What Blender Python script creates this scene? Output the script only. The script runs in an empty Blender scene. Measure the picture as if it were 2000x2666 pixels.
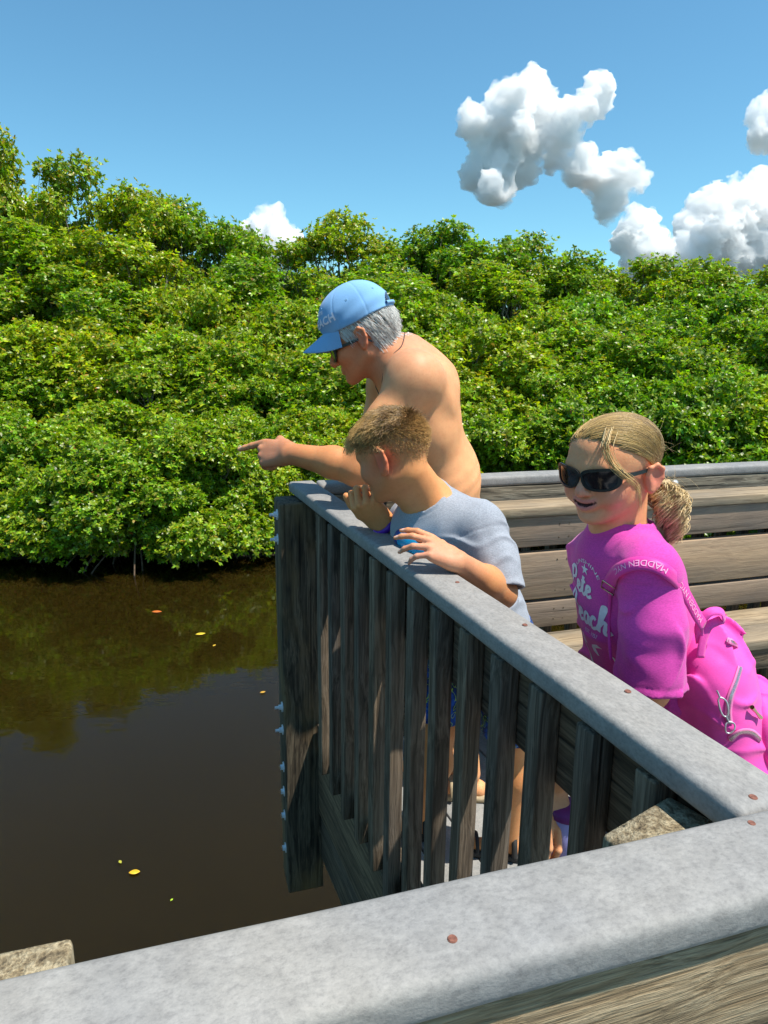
import bpy, bmesh, math, random
import numpy as np
from mathutils import Vector, Matrix
from mathutils.bvhtree import BVHTree

# ------------------------------------------------------------------ camera, sky, sun, exposure
SC = bpy.context.scene
COL = SC.collection
F_PX, CX, CY = 1800.0, 1000.0, 1333.0
PITCH, ROLL = math.radians(13.119), math.radians(-0.604)
CAMZ = 1.48
cp, sp, cr, sr = math.cos(PITCH), math.sin(PITCH), math.cos(ROLL), math.sin(ROLL)
_R0, _U0, _F0 = np.array([1., 0, 0]), np.array([0, sp, cp]), np.array([0, cp, -sp])
CAM_R = cr * _R0 - sr * _U0
CAM_U = sr * _R0 + cr * _U0
CAM_F = _F0
CAM_O = np.array([0, 0, CAMZ])

cam_d = bpy.data.cameras.new('camera')
cam_d.sensor_fit = 'HORIZONTAL'; cam_d.sensor_width = 36.0
cam_d.lens = F_PX / 2000.0 * 36.0
cam_d.clip_start = 0.02; cam_d.clip_end = 20000
cam = bpy.data.objects.new('camera', cam_d); COL.objects.link(cam)
cam.matrix_world = Matrix(((CAM_R[0], CAM_U[0], -CAM_F[0], 0), (CAM_R[1], CAM_U[1], -CAM_F[1], 0),
                           (CAM_R[2], CAM_U[2], -CAM_F[2], CAMZ), (0, 0, 0, 1)))
SC.camera = cam

SUN_EL = math.radians(66)
SUN_AZ_XY = math.radians(-22)        # direction to the sun in the xy plane, measured from +x towards +y
SUN = Vector((math.cos(SUN_EL) * math.cos(SUN_AZ_XY), math.cos(SUN_EL) * math.sin(SUN_AZ_XY), math.sin(SUN_EL)))
W = bpy.data.worlds.new('World'); SC.world = W; W.use_nodes = True
wn = W.node_tree.nodes; wn.clear()
sky = wn.new('ShaderNodeTexSky'); sky.sky_type = 'NISHITA'; sky.sun_disc = False
sky.sun_elevation = SUN_EL
sky.sun_rotation = math.pi / 2 - SUN_AZ_XY
sky.altitude = 0; sky.air_density = 1.0; sky.dust_density = 0.25; sky.ozone_density = 1.6
bg = wn.new('ShaderNodeBackground'); bg.inputs['Strength'].default_value = 0.112
wo = wn.new('ShaderNodeOutputWorld')
tint = wn.new('ShaderNodeMix'); tint.data_type = 'RGBA'; tint.blend_type = 'MULTIPLY'; tint.inputs[0].default_value = 1.0
tint.inputs[7].default_value = (.64, 1.04, 1.07, 1)          # the clear saturated blue of the whole sky
W.node_tree.links.new(sky.outputs[0], tint.inputs[6]); W.node_tree.links.new(tint.outputs[2], bg.inputs[0]); W.node_tree.links.new(bg.outputs[0], wo.inputs[0])
sd = bpy.data.lights.new('sun', 'SUN'); sd.energy = 5.0; sd.angle = math.radians(0.55); sd.color = (1.0, 0.94, 0.84)
sun = bpy.data.objects.new('sun', sd); COL.objects.link(sun)
sun.rotation_euler = SUN.to_track_quat('Z', 'Y').to_euler()
SC.view_settings.view_transform = 'Standard'; SC.view_settings.look = 'None'
SC.view_settings.exposure = 0.5; SC.view_settings.gamma = 1.0
SC.cycles.max_bounces = 8; SC.cycles.transparent_max_bounces = 8

# ------------------------------------------------------------------ helpers
RNG = random.Random(7)
NR = np.random.RandomState(11)

def ray(u, v):
    X, U = (u - CX) / F_PX, -(v - CY) / F_PX
    return CAM_F + X * CAM_R + U * CAM_U
def P(u, v, y):
    """point seen at photo pixel (u, v) whose distance north of the camera is y"""
    d = ray(u, v); return CAM_O + d * (y / d[1])
def Pz(u, v, z):
    """point seen at photo pixel (u, v) at height z above the deck"""
    d = ray(u, v); return CAM_O + d * ((z - CAMZ) / d[2])

def link(name, me, mat=None, parent=None):
    o = bpy.data.objects.new(name, me); COL.objects.link(o)
    if mat is not None:
        me.materials.clear(); me.materials.append(mat)
    if parent is not None: o.parent = parent
    return o
def tag(o, label=None, cat=None, group=None, kind=None):
    if label: o['label'] = label
    if cat: o['category'] = cat
    if group: o['group'] = group
    if kind: o['kind'] = kind
    return o
def thing(name, label, cat, loc=(0, 0, 0), group=None):
    o = bpy.data.objects.new(name, None); COL.objects.link(o); o.location = loc
    o.empty_display_size = 0.1
    return tag(o, label, cat, group)
def keep(o, parent):
    """parent an object built in world coordinates"""
    bpy.context.view_layer.update() if False else None
    o.parent = parent
    o.matrix_parent_inverse = Matrix.Translation(parent.location).inverted()
    return o
def mesh_from(verts, faces, smooth=True):
    me = bpy.data.meshes.new('mesh'); me.from_pydata([tuple(v) for v in verts], [], faces)
    if smooth: me.polygons.foreach_set('use_smooth', [True] * len(me.polygons))
    me.update(); return me
def np_mesh(V, Q, smooth=True):
    """fast mesh from an (n,3) array and an (m,k) face array"""
    me = bpy.data.meshes.new('mesh'); V = np.asarray(V, np.float32); Q = np.asarray(Q, np.int32); k = Q.shape[1]
    me.vertices.add(len(V)); me.vertices.foreach_set('co', V.ravel())
    me.loops.add(Q.size); me.loops.foreach_set('vertex_index', Q.ravel())
    me.polygons.add(len(Q)); me.polygons.foreach_set('loop_start', np.arange(0, Q.size, k, dtype=np.int32))
    me.polygons.foreach_set('loop_total', np.full(len(Q), k, np.int32))
    me.polygons.foreach_set('use_smooth', np.full(len(Q), smooth))
    me.update(calc_edges=True); me.validate(); return me
def set_col(me, C, name='Col'):
    C = np.asarray(C, np.float32)
    if C.shape[1] == 3: C = np.hstack([C, np.ones((len(C), 1), np.float32)])
    a = me.color_attributes.new(name, 'FLOAT_COLOR', 'POINT'); a.data.foreach_set('color', C.ravel())

def box_mesh(lx, ly, lz, bev=0.004, seg=2, wob=0.0, cuts=0, seed=0):
    """a board lying along local X, centred at the origin, with eased edges"""
    bm = bmesh.new(); bmesh.ops.create_cube(bm, size=1.0)
    for v in bm.verts: v.co = Vector((v.co.x * lx, v.co.y * ly, v.co.z * lz))
    if cuts:
        ed = [e for e in bm.edges if abs(e.verts[0].co.x - e.verts[1].co.x) > lx * .5]
        bmesh.ops.subdivide_edges(bm, edges=ed, cuts=cuts, use_grid_fill=True)
    if bev:
        sharp = [e for e in bm.edges if len(e.link_faces) == 2 and e.calc_face_angle(0) > 0.5]
        bmesh.ops.bevel(bm, geom=sharp, offset=bev, segments=seg, affect='EDGES', profile=0.5)
    if wob:
        r = np.random.RandomState(seed); ph = r.rand(6) * 6.28
        for v in bm.verts:
            x = v.co.x
            v.co.y += wob * (math.sin(x * 7 + ph[0]) + .5 * math.sin(x * 19 + ph[1])) * .5
            v.co.z += wob * (math.sin(x * 6 + ph[2]) + .5 * math.sin(x * 23 + ph[3])) * .5
    me = bpy.data.meshes.new('board'); bm.to_mesh(me); bm.free()
    me.polygons.foreach_set('use_smooth', [True] * len(me.polygons))
    return me
def frame(x, z):
    """rotation whose local X runs along x and whose local Z is as near z as can be"""
    x = Vector(x).normalized(); z = Vector(z); y = z.cross(x).normalized(); z = x.cross(y)
    return Matrix(((x.x, y.x, z.x), (x.y, y.y, z.y), (x.z, y.z, z.z)))
def board(name, a, b, wy, wz, up, mat, parent, bev=0.004, **k):
    """a board from a to b: wz thick along up, wy across"""
    a, b = Vector(a), Vector(b); L = (b - a).length
    o = link(name, box_mesh(L, wy, wz, bev, **k), mat)
    M = frame(b - a, up).to_4x4(); M.translation = (a + b) / 2
    if parent is not None:
        o.parent = parent; M = Matrix.Translation(-Vector(world_loc(parent))) @ M if is_plain(parent) else parent_matrix(parent).inverted() @ M
    o.matrix_basis = M
    return o
def parent_matrix(o):
    M = o.matrix_basis.copy() if o.type != 'EMPTY' else Matrix.Translation(o.location)
    return (parent_matrix(o.parent) @ M) if o.parent else M
def is_plain(o): return o.type == 'EMPTY' and o.parent is None
def world_loc(o): return o.location
def put(o, M, parent):
    """give an object the world matrix M under a parent"""
    o.parent = parent; o.matrix_basis = (parent_matrix(parent).inverted() @ M) if parent else M
    return o
def wput(o, parent):
    if parent is None: return o
    return put(o, Matrix.Identity(4), parent)

# ------------------------------------------------------------------ material helpers
def new_mat(name):
    m = bpy.data.materials.new(name); m.use_nodes = True; nt = m.node_tree; nt.nodes.clear()
    out = nt.nodes.new('ShaderNodeOutputMaterial'); b = nt.nodes.new('ShaderNodeBsdfPrincipled')
    nt.links.new(b.outputs[0], out.inputs[0]); return m, nt, b, out
def nd(nt, t, **k):
    n = nt.nodes.new(t)
    for a, v in k.items(): setattr(n, a, v)
    return n
def ramp(nt, src, stops):
    r = nd(nt, 'ShaderNodeValToRGB'); e = r.color_ramp.elements
    while len(e) < len(stops): e.new(0.5)
    for q, (p, c) in zip(e, stops): q.position = p; q.color = (*c, 1) if len(c) == 3 else c
    nt.links.new(src, r.inputs[0]); return r.outputs[0]
def mixc(nt, a, b, f, mode='MIX'):
    m = nd(nt, 'ShaderNodeMix', data_type='RGBA', blend_type=mode)
    for s, v in ((m.inputs[0], f), (m.inputs[6], a), (m.inputs[7], b)):
        if hasattr(v, 'is_linked') or hasattr(v, 'links'): nt.links.new(v, s)
        else: s.default_value = v if isinstance(v, float) else (*v, 1)
    return m.outputs[2]
def mth(nt, op, a, b=None):
    m = nd(nt, 'ShaderNodeMath', operation=op)
    for i, v in enumerate((a, b)):
        if v is None: continue
        if hasattr(v, 'links'): nt.links.new(v, m.inputs[i])
        else: m.inputs[i].default_value = v
    return m.outputs[0]
def coords(nt, scale=(1, 1, 1), kind='Object', rnd=False):
    tc = nd(nt, 'ShaderNodeTexCoord'); mp = nd(nt, 'ShaderNodeMapping'); mp.inputs['Scale'].default_value = scale
    nt.links.new(tc.outputs[kind], mp.inputs[0])
    if rnd:
        oi = nd(nt, 'ShaderNodeObjectInfo'); mu = mth(nt, 'MULTIPLY', oi.outputs['Random'], 37.0)
        cb = nd(nt, 'ShaderNodeCombineXYZ')
        for i in range(3): nt.links.new(mu, cb.inputs[i])
        nt.links.new(cb.outputs[0], mp.inputs['Location'])
    return mp.outputs[0]
def noise(nt, vec, scale, detail=4, rough=.55, dist=0.0, out=0):
    n = nd(nt, 'ShaderNodeTexNoise'); n.inputs['Scale'].default_value = scale; n.inputs['Detail'].default_value = detail
    n.inputs['Roughness'].default_value = rough; n.inputs['Distortion'].default_value = dist
    nt.links.new(vec, n.inputs['Vector']); return n.outputs[out]
def bump(nt, b, h, strength=.5, dist=.002):
    n = nd(nt, 'ShaderNodeBump'); n.inputs['Strength'].default_value = strength; n.inputs['Distance'].default_value = dist
    nt.links.new(h, n.inputs['Height']); nt.links.new(n.outputs[0], b.inputs['Normal'])

def wood(name, dark, mid, light, grain=1.0, rough=.8, streak=None, bumpd=.0016, soft=1.0):
    """weathered timber: grain along local X, growth bands, silvered streaks, dark checks"""
    m, nt, b, out = new_mat(name)
    v = coords(nt, (.8, 26, 26), rnd=True)
    warp = noise(nt, coords(nt, (1.5, 5, 5), rnd=True), 1.6, 3, .5)
    va = nd(nt, 'ShaderNodeVectorMath', operation='ADD'); nt.links.new(v, va.inputs[0])
    sc_ = nd(nt, 'ShaderNodeVectorMath', operation='SCALE'); sc_.inputs['Scale'].default_value = 1.5
    nt.links.new(warp, sc_.inputs[0]); nt.links.new(sc_.outputs[0], va.inputs[1])
    n1 = noise(nt, va.outputs[0], 2.6 * grain, 6, .62, .15)
    n2 = noise(nt, va.outputs[0], 9 * grain, 3, .6)
    n3 = noise(nt, coords(nt, (1.2, 4, 4), rnd=True), 1.7, 4, .6)
    c = ramp(nt, n1, [(.30, dark), (.47, mid), (.58, light), (.72, mid)])
    c = mixc(nt, c, ramp(nt, n2, [(.35, (.45, .45, .45)), (.6, (1.12, 1.12, 1.12))]), .75 * soft, 'MULTIPLY')
    if streak: c = mixc(nt, c, streak, ramp(nt, n3, [(.5, (0, 0, 0)), (.66, (.75, .75, .75))]))
    else: c = mixc(nt, c, ramp(nt, n3, [(.3, (.72, .74, .78)), (.7, (1.2, 1.12, 1.0))]), 1.0, 'MULTIPLY')
    ck = noise(nt, coords(nt, (.6, 22, 22), rnd=True), 2.2, 2, .5)
    ckm = ramp(nt, ck, [(.27, (.25, .25, .25)), (.33, (1, 1, 1))])
    c = mixc(nt, c, ckm, float(soft), 'MULTIPLY')
    oi = nd(nt, 'ShaderNodeObjectInfo')
    c = mixc(nt, c, ramp(nt, oi.outputs['Random'], [(0, (.8, .82, .86)), (1, (1.18, 1.14, 1.06))]), 1.0, 'MULTIPLY')
    nt.links.new(c, b.inputs['Base Color']); b.inputs['Roughness'].default_value = rough
    b.inputs['Specular IOR Level'].default_value = .25
    h = mth(nt, 'MULTIPLY', mth(nt, 'ADD', n1, mth(nt, 'MULTIPLY', n2, .5)), ckm)
    bump(nt, b, h, .9, bumpd * 2)
    return m
def composite(name, base, mott):
    """grey recycled plastic lumber: fine mottled speckle"""
    m, nt, b, out = new_mat(name)
    v = coords(nt, (1, 1, 1), rnd=True)
    a = noise(nt, v, 34, 5, .7); s = noise(nt, coords(nt, (.7, 1, 1), rnd=True), 210, 3, .7); l = noise(nt, v, 4.2, 3, .5)
    c = mixc(nt, base, mott, ramp(nt, a, [(.38, (0, 0, 0)), (.66, (1, 1, 1))]))
    c = mixc(nt, c, ramp(nt, s, [(.3, (.74, .74, .75)), (.5, (1, 1, 1)), (.7, (1.16, 1.15, 1.14))]), .8, 'MULTIPLY')
    c = mixc(nt, c, ramp(nt, l, [(.3, (.86, .88, .92)), (.65, (1.08, 1.06, 1.03))]), 1.0, 'MULTIPLY')
    nt.links.new(c, b.inputs['Base Color']); b.inputs['Roughness'].default_value = .72
    b.inputs['Specular IOR Level'].default_value = .35
    bump(nt, b, mth(nt, 'ADD', s, mth(nt, 'MULTIPLY', a, 1.5)), .45, .0012)
    return m
def plain(name, col, rough=.5, metal=0.0, spec=.5, vary=.12, sc=30.0, **k):
    m, nt, b, out = new_mat(name)
    n = noise(nt, coords(nt), sc, 3, .6)
    c = mixc(nt, col, ramp(nt, n, [(.3, (1 - vary,) * 3), (.7, (1 + vary,) * 3)]), 1.0, 'MULTIPLY')
    nt.links.new(c, b.inputs['Base Color']); b.inputs['Roughness'].default_value = rough
    b.inputs['Metallic'].default_value = metal; b.inputs['Specular IOR Level'].default_value = spec
    for a, v in k.items(): b.inputs[a.replace('_', ' ')].default_value = v
    return m

M_CAP = composite('cap_plastic', (.232, .226, .215), (.288, .281, .268))
M_DECK = composite('deck_plastic', (.24, .24, .23), (.30, .295, .28))
M_PICKET = wood('picket_wood', (.055, .043, .032), (.14, .108, .078), (.23, .185, .14))
M_POST = wood('post_wood', (.022, .018, .013), (.075, .060, .042), (.165, .132, .09), streak=(.20, .135, .065))
M_DARKWOOD = wood('stringer_wood', (.04, .031, .022), (.12, .09, .062), (.19, .145, .10))
M_BENCH = wood('bench_wood', (.27, .20, .145), (.335, .25, .182), (.37, .28, .205), rough=.85, bumpd=.0008, soft=.35)
M_BENCHTOP = wood('bench_top_wood', (.16, .13, .095), (.25, .205, .15), (.31, .26, .195), rough=.85, bumpd=.0008, soft=.5)
M_WARMWOOD = wood('near_wood', (.085, .066, .045), (.24, .185, .115), (.36, .295, .20), grain=2.2, streak=(.30, .20, .105), bumpd=.0025)
M_STEEL = plain('galvanised', (.62, .64, .66), .42, .75, vary=.2)
M_RUST = plain('rusty_screw', (.19, .075, .05), .8, .1, vary=.4, sc=300)
M_WHITEBOLT = plain('bolt_paint', (.72, .75, .78), .45, .2, vary=.2, sc=200)
M_BOLTRUST = plain('bolt_rust', (.42, .22, .10), .6, .3, vary=.3, sc=200)

# ------------------------------------------------------------------ the boardwalk
dA, nA = np.array([-.3663174, .93048996]), np.array([.93048996, .3663174])      # the side railing runs along dA
dB, nB = np.array([.95755183, .28826115]), np.array([-.28826115, .95755183])    # near and far railings run along dB
RT = 1.03                                                                      # rail top above the deck
def onA(s, n, z): q = dA * s + nA * n; return (q[0], q[1], z)
def onB(s, n, z): q = dB * s + nB * n; return (q[0], q[1], z)
_MI = np.linalg.inv(np.array([nA, nB]))
def isect(a, b): return _MI @ np.array([a, b])
def sA(a, b): return float(isect(a, b) @ dA)
def sB(a, b): return float(isect(a, b) @ dB)
VA, VB = (nA[0], nA[1], 0), (nB[0], nB[1], 0)

A0, A1 = .5605, .651          # outer and inner edge of the side cap
NF, NN = .4815, .384          # far and near edge of the near cap
FN, FF = 2.298, 2.39          # near and far edge of the far cap
CT = .038

def cap(name, a, b, up, w, parent, seed, cuts=40):
    o = board(name, a, b, w, CT, up, M_CAP, parent, bev=.011, seg=4, cuts=cuts, wob=.0011, seed=seed)
    return o
def screw(p, parent, n=(0, 0, 1), r=.0048, mat=None):
    bm = bmesh.new(); bmesh.ops.create_circle(bm, cap_ends=True, segments=12, radius=r)
    ring = bmesh.ops.extrude_face_region(bm, geom=bm.faces[:])
    for v in [g for g in ring['geom'] if isinstance(g, bmesh.types.BMVert)]: v.co.z += .0012; v.co.xy *= .8
    me = bpy.data.meshes.new('screw'); bm.to_mesh(me); bm.free()
    o = link('screw', me, mat or M_RUST)
    M = Vector(n).to_track_quat('Z', 'Y').to_matrix().to_4x4(); M.translation = Vector(p)
    return put(o, M, parent)
def bolt(p, n, parent, r=.011, L=.03, head=False, rust=False):
    """washer, nut and thread end sticking out along n"""
    bm = bmesh.new()
    def cyl(r0, r1, z0, z1, seg):
        g = bmesh.ops.create_cone(bm, cap_ends=True, segments=seg, radius1=r0, radius2=r1, depth=z1 - z0)
        for v in g['verts']: v.co.z += (z0 + z1) / 2
    cyl(r * 1.75, r * 1.75, 0, .004, 18)
    if head: cyl(r * 1.25, r * .9, .004, .011, 14)
    else: cyl(r, r, .004, .014, 6)
    me = bpy.data.meshes.new('bolt'); bm.to_mesh(me); bm.free()
    o = link('bolt', me, M_WHITEBOLT)
    M = Vector(n).to_track_quat('Z', 'Y').to_matrix().to_4x4(); M.translation = Vector(p)
    put(o, M, parent)
    if not head:
        bm = bmesh.new(); g = bmesh.ops.create_cone(bm, cap_ends=True, segments=10, radius1=r * .55, radius2=r * .5, depth=L)
        for v in g['verts']: v.co.z += L / 2 + .004
        me = bpy.data.meshes.new('thread'); bm.to_mesh(me); bm.free()
        t = link('thread', me, M_BOLTRUST if rust else M_WHITEBOLT); put(t, M, o) if False else None
        t.parent = parent; t.matrix_basis = o.matrix_basis; t.name = 'bolt_end'
    return o

# ---- side railing with pickets
c0 = isect(A0, FF)
ra = thing('picket_railing', 'weathered railing of upright pickets with grey cap that the boy leans on', 'railing', (c0[0], c0[1], 0))
s0, s1 = sA(.606, NF) + .0006, sA(.606, FF)
capA = cap('cap_rail', onA(s0, (A0 + A1) / 2, RT - CT / 2), onA(s1, (A0 + A1) / 2, RT - CT / 2), (0, 0, 1), A1 - A0, ra, 3, 60)
for u, v in ((1191, 1516), (1367, 1627), (1635, 1800), (1961, 2076), (1066, 1433)):
    q = Pz(u, v, RT + .0003); screw(q, capA)
for k in range(14):
    s = 1.995 - .1178 * k
    if s < .52: break
    top, bot = RT - CT - .002, .112 + RNG.uniform(-.006, .006)
    o = board('picket', onA(s - .019, .579 + RNG.uniform(-.002, .002), bot), onA(s - .019 + RNG.uniform(-.004, .004), .579, top), .036 + RNG.uniform(-.001, .002),
              .036, (dA[0], dA[1], 0), M_PICKET, ra, bev=.003, cuts=6, wob=.0016, seed=k)
board('stringer', onA(s0 + .06, .618, .909), onA(sA(.618, 2.19), .618, .909), .038, .160, (0, 0, 1), M_DARKWOOD, ra, bev=.004)
board('lower_stringer', onA(s0 + .02, .618, .145), onA(sA(.618, 2.19), .618, .145), .038, .09, (0, 0, 1), M_DARKWOOD, ra, bev=.004)
# end post on the water side, bolted through
pw = .132
pc = isect((.487 + .487 + pw) / 2, 2.2 + .07)
q = (dB * (float(isect(.487, 2.2) @ dB) + pw * .5) + nB * (2.2 + .069))
pe = board('post', (q[0], q[1], -.505), (q[0], q[1], RT - CT - .003), pw, .138, VB, M_POST, ra, bev=.006, cuts=10, wob=.002, seed=5)
for z, rust in ((.945, 0), (.86, 0), (.24, 0), (.15, 0), (.0, 1), (-.1, 1), (-.2, 1), (-.34, 1)):
    e = q - dB * (pw / 2 - .001)
    bolt((e[0] - nB[0] * .02, e[1] - nB[1] * .02, z), (-dB[0], -dB[1], 0), pe, r=.0105, L=.024 if not rust else .014, rust=bool(rust))
# post in the near corner and one under the near cap further along: only their sawn tops rise beside the cap
M_POSTTOP = wood('post_top_wood', (.09, .07, .045), (.27, .22, .14), (.42, .37, .26), grain=1.4, bumpd=.003)
ep = np.array([.82, .57]); ep /= np.linalg.norm(ep); ev_ = np.array([ep[1], -ep[0]]); q = np.array([.236, .645]) + ep * .062 + ev_ * .060
pn = board('post', (q[0], q[1], -.6), (q[0], q[1], .978), .122, .118, (-ev_[0], -ev_[1], 0), M_POSTTOP, ra, bev=.005, cuts=6, wob=.003, seed=8)
# rim boards under the pickets
board('rim_board', onA(s0 - .6, .62, -.05), onA(sA(.62, 2.19), .62, -.05), .04, .24, (0, 0, 1), M_DARKWOOD, ra, bev=.004)
board('rim_board', onA(s0 - .6, .628, -.27), onA(sA(.628, 2.19), .628, -.27), .04, .19, (0, 0, 1), M_DARKWOOD, ra, bev=.004)

# ---- near railing
c0 = isect(.7, NN)
rn = thing('foreground_railing', 'broad grey capped railing over a warm brown board, joining the picket railing', 'railing', (c0[0], c0[1], 0))
b0, b1 = -1.6, sB(.95, .43)
capN = cap('cap_rail', onB(b0, (NF + NN) / 2, RT - CT / 2), onB(b1, (NF + NN) / 2, RT - CT / 2), (0, 0, 1), NF - NN, rn, 9, 110)
for u, v in ((1957, 2144), (1178, 2445)): screw(Pz(u, v, RT + .0003), capN, r=.0042)
board('face_board', onB(b0, NN + .028, .893), onB(b1, NN + .028, .893), .038, .195, (0, 0, 1), M_WARMWOOD, rn, bev=.005, cuts=30, wob=.0015, seed=3)
board('face_board', onB(b0, NN + .028, .55), onB(b1, NN + .028, .55), .038, .14, (0, 0, 1), M_WARMWOOD, rn, bev=.005)
for sb in (-.185, -1.35):
    q = dB * sb + nB * (NF + .002 + .048)
    board('post', (q[0], q[1], -.6), (q[0], q[1], .962), .138, .096, VB, M_POSTTOP, rn, bev=.005, cuts=6, wob=.002, seed=int(sb * 10) + 40)
for k in range(12):
    s = b0 + .06 + k * .118
    if abs(s + .185) < .08: continue
    q = dB * s + nB * (NF - .02)
    board('picket', (q[0], q[1], -.02), (q[0], q[1], RT - CT - .002), .037, .037, (nB[0], nB[1], 0), M_PICKET, rn, bev=.003)

# ---- far railing
c0 = isect(A1, FN)
rf = thing('far_railing', 'grey capped railing behind the slatted bench, mangroves beyond it', 'railing', (c0[0], c0[1], 0))
f0, f1 = sB(A1, FN) + .001, 5.2
capF = cap('cap_rail', onB(f0, (FN + FF) / 2, RT - CT / 2), onB(f1, (FN + FF) / 2, RT - CT / 2), (0, 0, 1), FF - FN, rf, 21, 80)
bf = board('face_board', onB(f0 + .02, FN + .021, .918), onB(f1, FN + .021, .918), .036, .146, (0, 0, 1), M_DARKWOOD, rf, bev=.004)
bf.data.materials[0] = M_BENCHGREY = wood('far_board_wood', (.06, .055, .045), (.17, .15, .115), (.27, .245, .19))
for u, v in ((1757, 1258), (914, 1311)):
    d = ray(u, v); t = (FN + .003) / (d[:2] @ nB); p = CAM_O + d * t
    bolt(p, (-nB[0], -nB[1], 0), bf, r=.008, head=True)
k = 0
s = f0 + .12
while s < 3.6:
    q = dB * s + nB * (FF - .03)
    board('picket', (q[0], q[1], .02), (q[0], q[1], RT - CT - .002), .037, .037, (nB[0], nB[1], 0), M_PICKET, rf, bev=.003)
    s += .118
for sb in (1.9, 3.7, 5.0):
    q = dB * sb + nB * (FF + .075)
    board('post', (q[0], q[1], -.6), (q[0], q[1], .985), .138, .138, VB, M_POST, rf, bev=.006)
board('rim_board', onB(f0 - .1, FF - .03, -.08), onB(f1, FF - .03, -.08), .04, .2, (0, 0, 1), M_DARKWOOD, rf, bev=.004)
board('lower_stringer', onB(f0 + .02, FN + .021, .13), onB(f1, FN + .021, .13), .036, .09, (0, 0, 1), M_DARKWOOD, rf, bev=.004)

# ---- bench against the far railing
bl, br = sB(.0, 2.15) * 0 + .985, 5.0
c0 = dB * bl + nB * 1.86
bn = thing('slatted_bench', 'long brown slatted bench with planked back built against the far railing', 'bench', (c0[0], c0[1], 0))
board('back_ledge', onB(bl + .03, 2.207, .926), onB(br, 2.207, .926), .136, .036, (0, 0, 1), M_BENCHTOP, bn, bev=.004)
for z0, z1 in ((.795, .9055), (.592, .771), (.478, .579)):
    sl = board('back_slat', onB(bl + RNG.uniform(-.01, .03), 2.168, (z0 + z1) / 2), onB(br, 2.168, (z0 + z1) / 2), .036, z1 - z0, (0, 0, 1), M_BENCH, bn, bev=.004)
    for sb in (1.315, 1.355, 2.9):
        for zz in (z0 + .03, z1 - .03):
            q = dB * sb + nB * 2.1497; screw((q[0], q[1], zz), sl, (-nB[0], -nB[1], 0), r=.0032, mat=M_DARKWOOD)
for n0, n1 in ((2.006, 2.144), (1.862, 2.000)):
    board('seat_plank', onB(bl + .02, (n0 + n1) / 2, .441), onB(br, (n0 + n1) / 2, .441), n1 - n0, .036, (0, 0, 1), M_BENCHTOP, bn, bev=.004)
for sb in (1.2, 2.4, 3.6, 4.8):
    board('leg', onB(sb, 2.12, 0.002), onB(sb, 2.12, .422), .085, .038, VA, M_BENCH, bn, bev=.004)
    board('leg', onB(sb, 1.91, 0.002), onB(sb, 1.91, .422), .085, .038, VA, M_BENCH, bn, bev=.004)
    board('upright', onB(sb, 2.213, 0.002), onB(sb, 2.213, .907), .05, .038, VA, M_DARKWOOD, bn, bev=.004)
board('apron', onB(bl + .05, 1.885, .38), onB(br, 1.885, .38), .03, .08, (0, 0, 1), M_DARKWOOD, bn, bev=.004)

# ---- deck: one board after another, gaps between
dk = bpy.data.objects.new('deck', None); COL.objects.link(dk); tag(dk, 'grey plank deck of the boardwalk', kind='structure')
n = A0 + .085; i = 0
while n < 5.0:
    w = .137
    a, b_ = -1.2, sA(n + w / 2, FF - .06)
    board('deck_board', onA(a, n + w / 2, -.0125), onA(b_, n + w / 2, -.0125), w, .025, (0, 0, 1), M_DECK, dk, bev=.003)
    n += w + .0065; i += 1
n = -2.2
while n < A0 + .075:
    w = .137
    if n + w > A0 + .082: break
    b_ = min(sA(n + w / 2, NF - .05), 3)
    board('deck_board', onA(-2.5, n + w / 2, -.0125), onA(b_, n + w / 2, -.0125), w, .025, (0, 0, 1), M_DECK, dk, bev=.003)
    n += w + .0065
for s in (.75, 1.4, 2.05):
    board('joist', onA(s, .66, -.12), onA(s, 5.0, -.12), .04, .18, (0, 0, 1), M_DARKWOOD, dk, bev=0)

# ------------------------------------------------------------------ water, bed and bank
WZ = -1.57
def sheet(name, pts, z, mat, kind='structure', label=None):
    me = bpy.data.meshes.new(name); me.from_pydata([(x, y, z) for x, y in pts], [], [tuple(range(len(pts)))])
    o = link(name, me, mat); return tag(o, label, kind=kind)
m, nt, b, out = new_mat('water')
v = coords(nt, (1, 1, 1))
n1 = noise(nt, coords(nt, (1.0, 2.3, 1)), 1.5, 3, .5, .4); n2 = noise(nt, coords(nt, (1, 1.8, 1)), 9, 2, .5)
lo = noise(nt, v, .5, 3, .5)
nt.links.new(mixc(nt, (.0125, .0080, .0014), (.018, .0115, .0022), lo), b.inputs['Base Color'])
b.inputs['Roughness'].default_value = .035; b.inputs['IOR'].default_value = 1.333; b.inputs['Specular Tint'].default_value = (1, .93, .80, 1)
b.inputs['Subsurface Weight'].default_value = 1.0; b.inputs['Subsurface Scale'].default_value = .7; b.inputs['Subsurface Radius'].default_value = (1, .8, .45)
bump(nt, b, mth(nt, 'ADD', n1, mth(nt, 'MULTIPLY', n2, .14)), .22, .012)
M_WATER = m
sheet('water', [(-4000, -300), (4000, -300), (4000, 6000), (-4000, 6000)], WZ, M_WATER, label='still brown mangrove creek')
M_MUD = plain('mud', (.035, .028, .02), .85, spec=.3, vary=.5, sc=3)
bm = bmesh.new(); NX, NY = 60, 30
gx = np.r_[np.array([-4000., -300]), np.linspace(-26, 26, NX), np.array([300., 4000])]
def shore_y(x):
    return 9.75 + .22 * math.sin(x * 1.1) + .16 * max(0, min(x + 4.6, 8))
rows = [-.8, -.15, .3, 1.0, 3, 8, 16, 30, 200, 6000]; vv = []
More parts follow.
